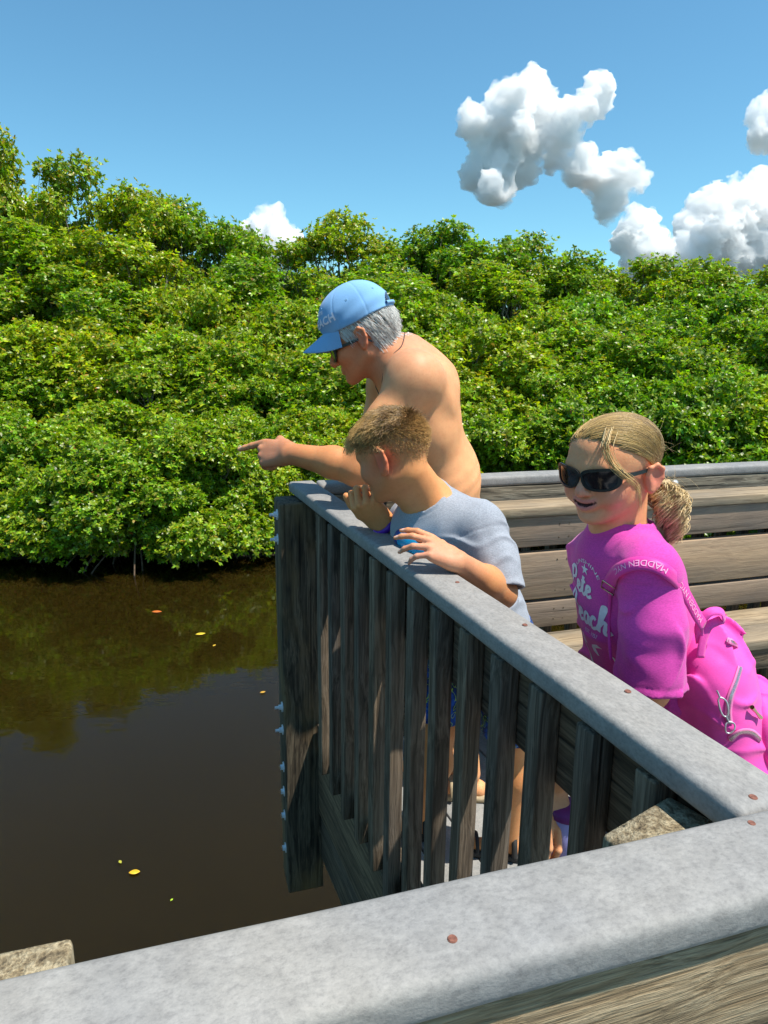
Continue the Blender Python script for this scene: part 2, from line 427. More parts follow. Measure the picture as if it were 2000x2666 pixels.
for r in rows:
    for x in gx:
        y = (shore_y(x) if abs(x) < 30 else 10.4) + r
        z = WZ + (-.25 if r < -.5 else -.03 if r < 0 else .05 + .05 * min(r, 4) + .05 * math.sin(x * 2.3 + r * 1.7) * (r < 50))
        vv.append((x, y, z))
ff = [(j * len(gx) + i, j * len(gx) + i + 1, (j + 1) * len(gx) + i + 1, (j + 1) * len(gx) + i) for j in range(len(rows) - 1) for i in range(len(gx) - 1)]
tag(link('ground', mesh_from(vv, ff), M_MUD), 'dark muddy mangrove bank', kind='structure')

def tube_np(pts, rad, seg=5):
    pts = np.asarray(pts, float); n = len(pts); V = []; Q = []
    t = np.gradient(pts, axis=0); t /= np.linalg.norm(t, axis=1)[:, None] + 1e-9
    ref = np.array([0., 0, 1]) if abs(t[0][2]) < .9 else np.array([1., 0, 0])
    for i in range(n):
        a = np.cross(t[i], ref); a /= np.linalg.norm(a) + 1e-9; c_ = np.cross(t[i], a)
        for k in range(seg):
            w = 2 * math.pi * k / seg; V.append(pts[i] + rad[i] * (math.cos(w) * a + math.sin(w) * c_))
    for i in range(n - 1):
        for k in range(seg): Q.append((i * seg + k, i * seg + (k + 1) % seg, (i + 1) * seg + (k + 1) % seg, (i + 1) * seg + k))
    return np.array(V), np.array(Q)
def joinq(parts):
    V, Q, o = [], [], 0
    for v, q in parts: V.append(v); Q.append(q + o); o += len(v)
    return np.vstack(V), np.vstack(Q)


# ------------------------------------------------------------------ mangroves
m, nt, b, out = new_mat('mangrove_leaf')
at = nd(nt, 'ShaderNodeAttribute', attribute_name='Col')
c = at.outputs['Color']
oi = nd(nt, 'ShaderNodeObjectInfo')
c = mixc(nt, c, ramp(nt, oi.outputs['Random'], [(0, (.74, .90, .9)), (.4, (.95, .98, 1)), (1, (1.22, 1.08, .9))]), 1.0, 'MULTIPLY')
nt.links.new(c, b.inputs['Base Color']); b.inputs['Roughness'].default_value = .38; b.inputs['Specular IOR Level'].default_value = .50
tr = nd(nt, 'ShaderNodeBsdfTranslucent'); nt.links.new(mixc(nt, c, (1.35, 1.5, .30), 1.0, 'MULTIPLY'), tr.inputs[0])
mx = nd(nt, 'ShaderNodeMixShader'); mx.inputs[0].default_value = .42
nt.links.new(b.outputs[0], mx.inputs[1]); nt.links.new(tr.outputs[0], mx.inputs[2]); nt.links.new(mx.outputs[0], out.inputs[0])
M_LEAF = m
M_BARK = plain('mangrove_bark', (.16, .14, .115), .9, spec=.2, vary=.45, sc=14)
M_ROOT = plain('mangrove_root', (.11, .075, .048), .85, spec=.25, vary=.4, sc=10)

def rosettes(C, N, rng, size=.085, nl=7, yellow=.035):
    """leaf whorls: at each centre C a ring of pointed oval leaves spreading round the axis N"""
    n = len(C); N = N / (np.linalg.norm(N, axis=1)[:, None] + 1e-9)
    ref = np.where(np.abs(N[:, 2:3]) < .9, np.array([[0, 0, 1.]]), np.array([[1., 0, 0]]))
    A = np.cross(N, ref); A /= np.linalg.norm(A, axis=1)[:, None]; B_ = np.cross(N, A)
    # six-point leaf: base, two at one third, two at two thirds, tip (folded a little along its midrib)
    L = np.array([[.0, 0, 0], [.36, .20, .035], [.36, -.20, .035], [.74, .19, .035], [.74, -.19, .035], [1.05, 0, 0.0]])
    T = np.array([[0, 2, 1], [1, 2, 4], [1, 4, 3], [3, 4, 5]])
    Vs, Fs, Cs, off = [], [], [], 0
    base = rng.rand(n) * 6.28; tone = np.clip(rng.normal(1, .26, n), .4, 1.7)
    for k in range(nl):
        ang = base + 2.399 * k + rng.normal(0, .15, n)
        el = rng.uniform(.05, .85, n) + (.35 if k >= nl - 2 else 0)
        D = (np.cos(ang)[:, None] * A + np.sin(ang)[:, None] * B_) * np.cos(el)[:, None] + N * np.sin(el)[:, None]
        S = np.cross(N, D); S /= np.linalg.norm(S, axis=1)[:, None] + 1e-9; U = np.cross(D, S)
        roll = rng.normal(0, .35, n)[:, None]; S, U = S * np.cos(roll) + U * np.sin(roll), U * np.cos(roll) - S * np.sin(roll)
        sz = (size * rng.uniform(.72, 1.25, n))[:, None, None]
        V = C[:, None] + sz * (L[None, :, 0:1] * D[:, None] + L[None, :, 1:2] * S[:, None] + L[None, :, 2:3] * U[:, None])
        sag = L[None, :, 0:1] ** 2 * sz * rng.uniform(0, .25, n)[:, None, None]; V[:, :, 2:3] -= sag
        f = (np.arange(n)[:, None, None] * 6 + T[None]) + off
        g = np.array([.200, .325, .014]) * tone[:, None] * rng.uniform(.62, 1.45, (n, 1))
        g[:, 0] *= rng.uniform(.75, 1.55, n)
        yl = rng.rand(n) < yellow; g[yl] = np.array([.42, .30, .025]) * rng.uniform(.7, 1.1, (yl.sum(), 1))
        rd = rng.rand(n) < yellow * .05; g[rd] = (.32, .10, .02)
        Vs.append(V.reshape(-1, 3)); Fs.append(f.reshape(-1, 3)); Cs.append(np.repeat(g, 6, axis=0)); off += n * 6
    return np.vstack(Vs), np.vstack(Fs), np.vstack(Cs)

def limb_curve(a, b, rng, sag=.12, n=7):
    a, b = np.array(a, float), np.array(b, float); t = np.linspace(0, 1, n)[:, None]; L = np.linalg.norm(b - a)
    mid = rng.normal(0, sag * L, 3); j = rng.normal(0, .02 * L, (n, 3)); j[0] = j[-1] = 0
    return a + (b - a) * t + mid * (t * (1 - t) * 2) + j

def make_crown(seed, wx, wy, h, kind):
    """returns crown mesh, wood mesh, root mesh for a tree standing at the origin"""
    rng = np.random.RandomState(seed); lumps = []
    nl = {'bush': 42, 'mid': 40, 'open': 32}[kind]
    tries = 0
    while len(lumps) < nl and tries < 4000:
        tries += 1
        a = rng.rand() * 6.28; r = rng.rand() ** .5
        zf = rng.rand() if kind == 'bush' else rng.rand() ** .75
        prof = {'bush': (1 - .55 * zf ** 1.6), 'mid': math.sin(math.pi * min(1, .22 + .72 * zf)) ** .7, 'open': .95 * math.sin(math.pi * (.16 + .74 * zf)) ** .8}[kind]
        lo = {'bush': .13, 'mid': .22, 'open': .30}[kind]
        p = np.array([math.cos(a) * r * wx * prof, math.sin(a) * r * wy * prof, h * (lo + (.93 - lo) * zf)])
        rad = rng.uniform(.26, .62) * {'bush': .95, 'mid': 1.0, 'open': .92}[kind] * (wx / 2) ** .5
        if all(np.linalg.norm(p - q) > .62 * (rad + s) for q, s in lumps): lumps.append((p, rad))
    C, N, W = [], [], []
    base = np.array([0, 0, .25]); top = np.array([rng.normal(0, .15), rng.normal(0, .15), h * .55])
    trunk = limb_curve(base, top, rng, .08, 9); W.append(tube_np(trunk, np.linspace(.075, .04, 9) * (h / 4) ** .6, 7))
    for p, rad in lumps:
        j = min(8, max(1, int(8 * (p[2] / h) * .75)))
        lc = limb_curve(trunk[j], p, rng, .14, 7); W.append(tube_np(lc, np.linspace(.032, .009, 7) * (h / 4) ** .5, 5))
        for q in range(5):
            d = rng.normal(0, 1, 3); d[2] = abs(d[2]) * .8 + .1; d /= np.linalg.norm(d)
            tw = limb_curve(lc[rng.randint(3, 7)], p + d * rad * rng.uniform(.6, .95), rng, .2, 4); W.append(tube_np(tw, np.linspace(.009, .004, 4), 4))
        cnt = int({'bush': 500, 'mid': 440, 'open': 280}[kind] * rad ** 2 / .2)
        d = rng.normal(0, 1, (cnt, 3)); d /= np.linalg.norm(d, axis=1)[:, None]
        keep_ = (d[:, 2] > -.35) | (rng.rand(cnt) < .4); d = d[keep_]
        rr = rad * (1 - .5 * rng.rand(len(d)) ** 2.2) * np.array([1.12, 1.12, .82]) [None] .repeat(len(d), 0)[:, 0] if False else rad * (1 - .5 * rng.rand(len(d)) ** 2.2)
        bumpy = 1 + .22 * np.sin(d[:, 0] * 5 + p[0] * 9) * np.sin(d[:, 1] * 5 + p[1] * 7) + rng.normal(0, .17, len(d))
        C.append(p + d * (rr * bumpy)[:, None] * np.array([1.1, 1.1, .85]))
        nn = d * np.array([.8, .8, .6]) + np.array([0, 0, .75]) + rng.normal(0, .45, d.shape); N.append(nn)
    C, N = np.vstack(C), np.vstack(N)
    if kind == 'bush': ok = C[:, 2] > .10 + .12 * rng.rand(len(C)); C, N = C[ok], N[ok]
    V, T, K = rosettes(C, N, rng, {'bush': .084, 'mid': .086, 'open': .092}[kind], 7, {'bush': .03, 'mid': .05, 'open': .07}[kind])
    cm = np_mesh(V, T, smooth=False); set_col(cm, K); cm.materials.append(M_LEAF)
    wv, wq = joinq(W); wm = np_mesh(wv, wq); wm.materials.append(M_BARK)
    R_ = []
    for k in range(22):
        a = rng.rand() * 6.28; r = rng.uniform(.3, 1.0) * wx * .75; z0 = rng.uniform(.35, 1.0)
        s0 = np.array([math.cos(a) * .1, math.sin(a) * .1, z0]); e0 = np.array([math.cos(a) * r, math.sin(a) * r * .9, -.12])
        t = np.linspace(0, 1, 7)[:, None]; pts = s0 * (1 - t) + e0 * t; pts[:, 2:3] = z0 * (1 - t ** 2.2) - .12 * t ** 2.2 + rng.normal(0, .015, (7, 1))
        R_.append(tube_np(pts, np.linspace(.022, .014, 7), 5))
    if kind == 'bush':
        for k in range(50):                                  # hanging propagules
            i = rng.randint(len(C)); p = C[i] - np.array([0, 0, .03]); L_ = rng.uniform(.12, .24)
            R_.append(tube_np([p, p - np.array([rng.normal(0, .01), 0, L_ * .5]), p - np.array([rng.normal(0, .02), 0, L_])], [.004, .0065, .004], 4))
    rv, rq = joinq(R_); rm = np_mesh(rv, rq); rm.materials.append(M_ROOT)
    return cm, wm, rm

VARS = {k: [make_crown(s + 17 * i, *d, k) for i in range(nv)] for s, (k, nv, d) in enumerate((('bush', 4, (1.9, 1.5, 2.4)), ('mid', 3, (1.9, 1.7, 3.9)), ('open', 4, (1.8, 1.7, 6.2))))}
DIM = {'bush': 2.4, 'mid': 3.9, 'open': 6.2}
WID = {'bush': 1.9, 'mid': 1.9, 'open': 1.8}
def mangrove(x, y, hgt, wid, kind, label, group=None):
    t = thing('mangrove_tree', label, 'tree', (x, y, WZ + .03), group)
    vs = VARS[kind]; i = RNG.randrange(len(vs)); rz = RNG.uniform(0, 6.28)
    if VARS_LAST.get(kind) == i: i = (i + 1) % len(vs)
    VARS_LAST[kind] = i
    for nm, me in zip(('crown', 'trunk', 'prop_roots'), vs[i]):
        o = bpy.data.objects.new(nm, me); COL.objects.link(o); o.parent = t
        if nm == 'prop_roots': o['kind'] = 'stuff'
        o.rotation_euler = (0, 0, rz); o.scale = (wid / WID[kind], wid / WID[kind], hgt / DIM[kind])
    return t
VARS_LAST = {}
def at_px(u, y): return float(P(u, 930, y)[0])
def top_h(v, y): return float(P(1000, v, y)[2]) - WZ
L1 = ('low leafy mangrove leaning out over the water along the bank', 'mangroves along the water edge')
L2 = ('middling green mangrove standing just behind the waterside bushes', 'mangroves behind the waterside bushes')
L3 = ('bushy mangrove half way up the green bank of trees', 'mangroves half way back')
L4 = ('mangrove whose crown makes the skyline over the water', 'mangroves on the skyline')
def edge_y(x): return shore_y(x)
for u, v, dy, w in ((-330, 1150, .4, 1.9), (-40, 1120, .5, 1.7), (150, 1130, -.4, 1.5), (330, 1180, -1.3, 1.55), (510, 1130, -.6, 1.5), (680, 1130, .55, 1.4), (860, 1090, .7, 1.6),
                    (1060, 1060, .5, 1.7), (1290, 1050, .3, 1.8), (1530, 1040, .2, 1.8), (1760, 1010, .1, 1.9), (2000, 990, .0, 2.0), (2270, 980, .1, 2.0)):
    x = at_px(u, 10.0); y = edge_y(x) + .85 + dy * .8
    mangrove(at_px(u, y), y, top_h(v, y), w, 'bush', *L1)
for u, v, y, w in ((-260, 830, 13.6, 2.3), (10, 960, 12.6, 1.7), (190, 840, 13.8, 2.0), (400, 940, 12.7, 1.7), (560, 860, 13.7, 1.9), (760, 985, 12.9, 1.6), (900, 880, 13.9, 2.0), (1090, 950, 12.8, 1.7), (1270, 850, 14.0, 2.1),
                   (1450, 940, 12.9, 1.7), (1620, 830, 13.9, 2.2), (1810, 930, 13.0, 1.8), (1990, 820, 14.0, 2.2), (2230, 860, 13.4, 2.3)):
    mangrove(at_px(u, y), y, top_h(v, y), w, 'mid', *L2)
for u, v, y, w in ((-170, 620, 16.8, 2.6), (90, 585, 16.6, 2.2), (230, 690, 15.6, 1.9), (350, 600, 17.0, 2.2), (520, 730, 16.0, 2.0), (660, 680, 17.2, 2.1), (800, 780, 15.8, 1.9), (970, 690, 17.2, 2.3), (1130, 770, 15.9, 2.0), (1260, 680, 17.4, 2.2),
                   (1400, 800, 15.8, 2.0), (1540, 760, 17.0, 2.2), (1700, 790, 15.9, 2.0), (1840, 740, 17.2, 2.3), (2000, 800, 16.0, 2.1), (2160, 750, 16.8, 2.5)):
    mangrove(at_px(u, y), y, top_h(v, y), w, 'mid' if v > 700 else 'open', *L3)
for u, v, y, w, lab in ((-160, 360, 18.5, 2.6, None), (30, 330, 18.0, 1.7, 'tallest mangrove, open crown rising against the blue sky'),
                   (215, 400, 19.0, 1.9, 'tall round topped mangrove with sky showing through its branches'), (360, 470, 19.5, 1.9, None), (480, 525, 20, 1.8, None), (590, 565, 20.5, 1.9, None),
                   (740, 615, 20, 1.9, None), (880, 555, 20.5, 2.1, None), (1030, 600, 21, 2.0, None), (1190, 562, 20, 2.2, None), (1330, 595, 20.5, 2.0, None), (1440, 640, 20, 1.9, None),
                   (1545, 690, 20.5, 1.8, None), (1650, 650, 20, 2.1, None), (1790, 668, 20.5, 2.1, None), (1915, 695, 20, 1.9, None), (2030, 665, 20, 2.0, None), (2200, 680, 20, 2.5, None)):
    x = at_px(u, y)
    mangrove(x, y, top_h(v, y), w, 'open', *((lab, L4[1]) if lab else L4))
for k in range(9):
    u = -150 + 280 * k; y = 23.5
    mangrove(at_px(u, y), y, top_h(560 if k < 2 else 690, y), 3.2, 'open', 'mangrove crown glimpsed far behind the skyline trees', 'mangroves at the back')

# ------------------------------------------------------------------ smooth solid modelling for bodies, clothes, clouds
def rotf(fwd, up=(0, 0, 1)):
    """columns: forward, left, up"""
    f = np.array(fwd, float); f /= np.linalg.norm(f); u = np.array(up, float); l = np.cross(u, f); l /= np.linalg.norm(l); u = np.cross(f, l)
    return np.stack([f, l, u], 1)
class Sol:
    """an ordered list of rounded cones and ellipsoids joined (or cut) with a soft blend"""
    def __init__(s): s.p = []; s.R = np.eye(3); s.t = np.zeros(3); s.s = 1.0
    def at(s, R=None, t=None, sc=1.0):
        s.R = np.eye(3) if R is None else np.asarray(R); s.t = np.zeros(3) if t is None else np.asarray(t, float); s.s = sc; return s
    def w(s, a): return s.R @ (np.asarray(a, float) * s.s) + s.t
    @property
    def m(s): return float(np.mean(s.s))
    def cone(s, a, b, ra, rb=None, k=.02, sub=False):
        s.p.append(('c', s.w(a), s.w(b), ra * s.m, (ra if rb is None else rb) * s.m, k * s.m, sub)); return s
    def ball(s, c, r, k=.02, sub=False): return s.cone(c, np.asarray(c, float) + 1e-5, r, r, k, sub)
    def ell(s, c, r, k=.02, sub=False, R=None):
        M = s.R if R is None else s.R @ np.asarray(R)
        s.p.append(('e', s.w(c), M, np.asarray(r, float) * s.s, k * s.m, sub)); return s
    def chain(s, pts, rad, k=.02):
        for i in range(len(pts) - 1): s.cone(pts[i], pts[i + 1], rad[i], rad[i + 1], k)
        return s
def _d(p, X):
    if p[0] == 'c':
        a, b, ra, rb = p[1], p[2], p[3], p[4]; ab = b - a; t = np.clip(((X - a) @ ab) / (ab @ ab + 1e-12), 0, 1)
        return np.linalg.norm(X - (a + t[..., None] * ab), axis=-1) - (ra + t * (rb - ra))
    q = (X - p[1]) @ p[2]; k0 = np.linalg.norm(q / p[3], axis=-1); k1 = np.linalg.norm(q / p[3] ** 2, axis=-1)
    return k0 * (k0 - 1) / (k1 + 1e-9)
def _join(d, e, k, sub):
    if sub:
        e = -e; h = np.maximum(k - np.abs(d - e), 0) / k; return np.maximum(d, e) + h * h * k * .25
    h = np.maximum(k - np.abs(d - e), 0) / k; return np.minimum(d, e) - h * h * k * .25
def field(sol, X):
    d = np.full(X.shape[:-1], 1e4)
    for p in sol.p: d = _join(d, _d(p, X), p[-2], p[-1])
    return d
def mesh_sdf(sol, res, post=None, pad=.03):
    """sparse surface nets over the solid; post(X, d) may change the field (hems, folds)"""
    lo, hi = np.full(3, 1e9), np.full(3, -1e9)
    for p in sol.p:
        if p[-1]: continue
        if p[0] == 'c': pts = np.array([p[1] - p[3], p[1] + p[3], p[2] - p[4], p[2] + p[4]])
        else: r = np.abs(p[2]) @ p[3]; pts = np.array([p[1] - r, p[1] + r])
        lo = np.minimum(lo, pts.min(0)); hi = np.maximum(hi, pts.max(0))
    lo -= pad; hi += pad; B = 8; bs = B * res
    nb = np.ceil((hi - lo) / bs).astype(int) + 1
    g = np.stack(np.meshgrid(*[np.arange(k) for k in nb], indexing='ij'), -1).reshape(-1, 3)
    cen = lo + (g + .5) * bs; rad = bs * .87
    D = [_d(p, cen) for p in sol.p]; d = np.full(len(cen), 1e4)
    for p, e in zip(sol.p, D): d = _join(d, e, p[-2], p[-1])
    act = np.abs(d) < rad * 1.25 + pad * .6
    g, D = g[act], [e[act] for e in D]
    ax = np.arange(B + 1) * res
    loc = np.stack(np.meshgrid(ax, ax, ax, indexing='ij'), -1)
    X = (lo + g * bs)[:, None, None, None, :] + loc[None]
    F = np.full(X.shape[:-1], 1e4)
    for p, e in zip(sol.p, D):
        m = np.where(e < rad * 1.2 + p[-2] + pad)[0] if p[0] == 'c' else np.where(e < rad * 1.6 + p[-2] + pad)[0]
        if len(m): F[m] = _join(F[m], _d(p, X[m]), p[-2], p[-1])
    if post is not None: F = post(X, F)
    # cells
    ins = F < 0
    c = sum(ins[:, i:i + B, j:j + B, k:k + B].astype(np.int8) for i in (0, 1) for j in (0, 1) for k in (0, 1))
    bi, ci, cj, ck = np.where((c > 0) & (c < 8))
    acc = np.zeros((len(bi), 3)); cnt = np.zeros(len(bi))
    cor = [(i, j, k) for i in (0, 1) for j in (0, 1) for k in (0, 1)]
    for a in cor:
        for ax_ in range(3):
            if a[ax_]: continue
            b = list(a); b[ax_] = 1
            fa = F[bi, ci + a[0], cj + a[1], ck + a[2]]; fb = F[bi, ci + b[0], cj + b[1], ck + b[2]]
            m = (fa < 0) != (fb < 0); t = np.where(m, fa / np.where(m, fa - fb, 1), 0)
            pos = np.array(a, float) + t[:, None] * (np.array(b) - np.array(a))
            acc += pos * m[:, None]; cnt += m
    G = g[bi] * B + np.stack([ci, cj, ck], 1)
    V = lo + (G + acc / cnt[:, None]) * res
    n = (nb * B + 2).astype(np.int64)
    key = lambda q: (q[:, 0].astype(np.int64) * n[1] + q[:, 1]) * n[2] + q[:, 2]
    ks = key(G); o = np.argsort(ks); kso = ks[o]
    def find(q):
        kq = key(q); i = np.searchsorted(kso, kq); i = np.minimum(i, len(kso) - 1); ok = kso[i] == kq; return o[i], ok
    Q = []
    for ax_ in range(3):
        sl0 = [slice(None)] + [slice(0, B)] * 3; sl1 = list(sl0); sl1[ax_ + 1] = slice(1, B + 1)
        a, b = ins[tuple(sl0)], ins[tuple(sl1)]; ei = np.array(np.where(a != b))
        if not ei.shape[1]: continue
        q0 = g[ei[0]] * B + ei[1:].T; flip = a[tuple(ei)]
        u, v = (ax_ + 1) % 3, (ax_ + 2) % 3; eu, ev = np.eye(3, dtype=int)[u], np.eye(3, dtype=int)[v]
        ids, oks = zip(*[find(q) for q in (q0, q0 - eu, q0 - eu - ev, q0 - ev)])
        ok = oks[0] & oks[1] & oks[2] & oks[3]; f = np.stack(ids, 1)
        f = np.where(flip[:, None], f, f[:, ::-1]); Q.append(f[ok])
    return V, np.vstack(Q)
def smooth_v(V, Q, it=1, f=.5):
    E_ = np.vstack([Q[:, [0, 1]], Q[:, [1, 2]], Q[:, [2, 3]], Q[:, [3, 0]]])
    for _ in range(it):
        S = np.zeros_like(V); n = np.zeros(len(V))
        np.add.at(S, E_[:, 0], V[E_[:, 1]]); np.add.at(S, E_[:, 1], V[E_[:, 0]]); np.add.at(n, E_[:, 0], 1); np.add.at(n, E_[:, 1], 1)
        V = V * (1 - f) + f * S / np.maximum(n, 1)[:, None]
    return V
def vnormals(V, Q):
    nn = np.cross(V[Q[:, 2]] - V[Q[:, 0]], V[Q[:, 3]] - V[Q[:, 1]]); N = np.zeros_like(V)
    for k in range(4): np.add.at(N, Q[:, k], nn)
    return N / (np.linalg.norm(N, axis=1)[:, None] + 1e-12)
def wob3(X, f, seed=0):
    """cheap smooth pseudo noise in [-1, 1]"""
    r = np.random.RandomState(seed); s = 0
    for i in range(4):
        k = r.normal(0, 1, 3); k *= f * (1 + .35 * i) / np.linalg.norm(k); k2 = r.normal(0, 1, 3); k2 *= f * .8 / np.linalg.norm(k2)
        s = s + np.sin(X @ k + r.rand() * 6.28 + 1.3 * np.sin(X @ k2 + r.rand() * 6.28))
    return s / 4
def folds(X, axis, lam, seed, sharp=1.6, bend=2.4):
    """cloth creases across axis, lam metres apart, bent and uneven; about -1 .. 1"""
    a = np.asarray(axis, float); a = a / np.linalg.norm(a); f = math.pi / lam
    ph = f * (X @ a) + bend * wob3(X, f * .34, seed); r_ = np.exp(-(np.sin(ph) / .42) ** 2) - .3
    return -r_ * np.clip(.30 + 1.1 * wob3(X, f * .5, seed + 50), 0, 1.3)
def strands(pts, rad, col, seg=3):
    """hair: pts (n, k, 3) polylines -> thin tapering tubes; col (n, 3)"""
    n, k, _ = pts.shape; t = np.gradient(pts, axis=1); t /= np.linalg.norm(t, axis=2, keepdims=True) + 1e-9
    ref = np.where(np.abs(t[..., 2:3]) < .8, np.array([0, 0, 1.]), np.array([1., 0, 0]))
    a = np.cross(t, ref); a /= np.linalg.norm(a, axis=2, keepdims=True) + 1e-9; b = np.cross(t, a)
    rr = rad[:, None] * np.linspace(1, .35, k)[None]
    V = np.stack([pts + rr[..., None] * (math.cos(6.2832 * j / seg) * a + math.sin(6.2832 * j / seg) * b) for j in range(seg)], 2)
    idx = np.arange(n * k * seg).reshape(n, k, seg); q = []
    for j in range(seg):
        j2 = (j + 1) % seg; q.append(np.stack([idx[:, :-1, j], idx[:, :-1, j2], idx[:, 1:, j2], idx[:, 1:, j]], -1).reshape(-1, 4))
    me = np_mesh(V.reshape(-1, 3), np.vstack(q)); set_col(me, np.repeat(col, k * seg, axis=0)); return me

# ------------------------------------------------------------------ anatomy
def face(S, sex='m', ear_out=.0, es=1.0, ez=0.0):
    """a head in its own frame: x forward, y left, z up, origin level with the eyes between the ears"""
    S.ell((-.014, 0, .036), (.098, .0775, .083), .02)
    S.ell((.026, 0, .028), (.066, .066, .072), .03)
    S.ell((.034, 0, -.030), (.054, .056, .064), .035)
    child = sex != 'm'
    S.ell((.040, 0, -.070), (.044, .038 if child else .045, .036), .03)
    for y in (-1, 1):
        S.cone((-.004, y * .053, -.050), (.062, y * .020, -.094), .019 if not child else .017, .013, .03)
        S.ell((.060, y * .040, -.030), (.024, .022, .020) if not child else (.025, .023, .022), .03)
        S.cone((.079, y * .040, .019), (.086, y * .012, .016), .010, .010, .02)
        S.ball((.099, y * .031, -.006), .0155, .014, True)
        S.ell((.077, y * .031, -.005), (.0135, .0155, .0125), .004)
    S.ell((.076, 0, -.100), (.017, .020, .015), .02)
    # nose
    if child: S.cone((.090, 0, -.002), (.104, 0, -.030), .008, .0095, .014); tip = .107; nz = -.036
    else: S.cone((.091, 0, .004), (.111, 0, -.030), .009, .011, .014); tip = .113; nz = -.036
    S.ball((tip - .002, 0, nz), .0105 if child else .0115, .008)
    for y in (-1, 1):
        S.ell((tip - .013, y * .0115, nz - .003), (.011, .0072, .0075), .006)
        S.ell((tip - .008, y * .0065, nz - .0105), (.005, .0035, .004), .003, True)
    # mouth
    mz = -.066
    if sex == 'g':          # open smile
        f = lambda y: np.array((.0930 - 11 * y * y, y, mz + .004 + 8.0 * y * y))
        lo = lambda y: f(y) + (-.001, 0, -.0125 + 11 * y * y)
        st = np.linspace(-.029, .029, 9)
        for a, b in zip(st[:-1], st[1:]):
            S.cone(f(a) + (0, 0, .003), f(b) + (0, 0, .003), .0042, .0042, .007)
            S.cone(lo(a), lo(b), .0056, .0056, .007)
        st = np.linspace(-.025, .025, 8)
        for a, b in zip(st[:-1], st[1:]):
            h = lambda y: f(y) + (.003, 0, -.0055 + 5 * y * y)
            S.cone(h(a), h(b), .0030 - 2.6 * a * a, .0030 - 2.6 * b * b, .002, True)
        for y in (-1, 1): S.ball((.082, y * .0325, mz + .012), .004, .012, True); S.ell((.066, y * .042, -.050), (.018, .016, .018), .02)
    else:
        for i in range(6):
            a, b = -.021 + i * .007, -.014 + i * .007
            f = lambda y: (.092 - 15 * y * y, y, mz + 1.5 * y * y)
            S.cone(np.array(f(a)) + (0, 0, .0035), np.array(f(b)) + (0, 0, .0035), .004, .004, .006)
            S.cone(np.array(f(a)) + (-.001, 0, -.005), np.array(f(b)) + (-.001, 0, -.005), .0048, .0048, .006)
            S.cone(np.array(f(a)) + (.0045, 0, -.0007), np.array(f(b)) + (.0045, 0, -.0007), .0014, .0014, .002, True)
    # ears
    for y in (-1, 1):
        yy = .073 + ear_out; e0 = np.array([-.008, 0, -.006])
        E_ = np.array([[.95, .30 * y, 0], [-.30 * y, .95, 0], [0, 0, 1.]])
        sc = lambda p: np.array([(p[0] + .008) * es - .008, p[1], (p[2] + .006) * es - .006 + ez])
        S.ell(sc((-.010, y * (yy + .003), -.008)), (.017 * es, .0100, .029 * es), .006, R=E_)
        rim = [(.004, yy + .001, .004), (.000, yy + .007, .019), (-.012, yy + .013, .024), (-.024, yy + .016, .014), (-.025, yy + .014, -.006), (-.016, yy + .009, -.024), (-.006, yy + .004, -.033)]
        for i in range(len(rim) - 1):
            p, q = sc(rim[i]), sc(rim[i + 1]); p[1] *= y; q[1] *= y; S.cone(p, q, .0042, .0042, .005)
        S.ell(sc((-.007, y * (yy + .0140), -.003)), (.0085 * es, .0058, .016 * es), .005, True)
        S.ball(sc((-.004, y * (yy + .004), -.030)), .0066, .006)
def hand(S, wrist, dirf, dorsal, side, curl, spread=(.06, .02, -.02, -.07), thumb=((.9, -.2, -.35), (.95, .1, -.3)), s=1.0):
    """wrist point, direction towards the fingers, back-of-hand normal, side +1 if the thumb lies on the local +y side; curl: per finger three bends (radians)"""
    f = np.array(dirf, float); f /= np.linalg.norm(f); d = np.array(dorsal, float); d -= f * (d @ f); d /= np.linalg.norm(d); y = np.cross(d, f) * side
    w = lambda a: np.array(wrist) + s * (a[0] * f + a[1] * y + a[2] * d)
    sv = (S.R, S.t, S.s); S.at()
    kn = [(.088, .029, .002), (.092, .009, .005), (.087, -.011, .003), (.079, -.029, -.002)]
    for i, q in enumerate(kn):
        S.cone(w((.002, q[1] * .55, 0)), w((q[0] - .008, q[1], q[2] - .003)), .0155 * s, .0115 * s, .014 * s)
    S.cone(w((.02, .012, -.006)), w((.06, .016, -.008)), .016 * s, .013 * s, .015 * s)
    S.cone(w((.02, -.014, -.006)), w((.06, -.016, -.008)), .015 * s, .012 * s, .015 * s)
    Ls = [(.042, .026, .021), (.046, .030, .022), (.042, .027, .021), (.033, .020, .018)]; rs = (.0098, .0100, .0094, .0084)
    tips = []
    for i, q in enumerate(kn):
        p = np.array(q); ang = 0; sp_ = spread[i]; r = rs[i]
        for j in range(3):
            ang += curl[i][j]; dv = np.array([math.cos(ang) * math.cos(sp_), math.cos(ang) * math.sin(sp_), -math.sin(ang)])
            e = p + dv * Ls[i][j]; S.cone(w(p), w(e), r * s, r * (.90 if j < 2 else .80) * s, .004 * s); r *= .90; p = e
        tips.append((w(p), w(p - dv * .008 + np.array([math.sin(ang), 0, math.cos(ang)]) * r * .8), dv))
    p = np.array((.022, .026, -.006)); r = .0125
    m = np.array((.052, .046, -.016)); S.cone(w((.015, .012, -.004)), w(p), .015 * s, .0135 * s, .012 * s); S.cone(w(p), w(m), .0135 * s, .0115 * s, .01 * s)
    p = m
    for L, tv in zip((.034, .027), thumb):
        tv = np.array(tv, float); tv /= np.linalg.norm(tv); e = p + tv * L; S.cone(w(p), w(e), .0112 * s, .0095 * s, .004 * s); p = e
    S.R, S.t, S.s = sv
    return tips

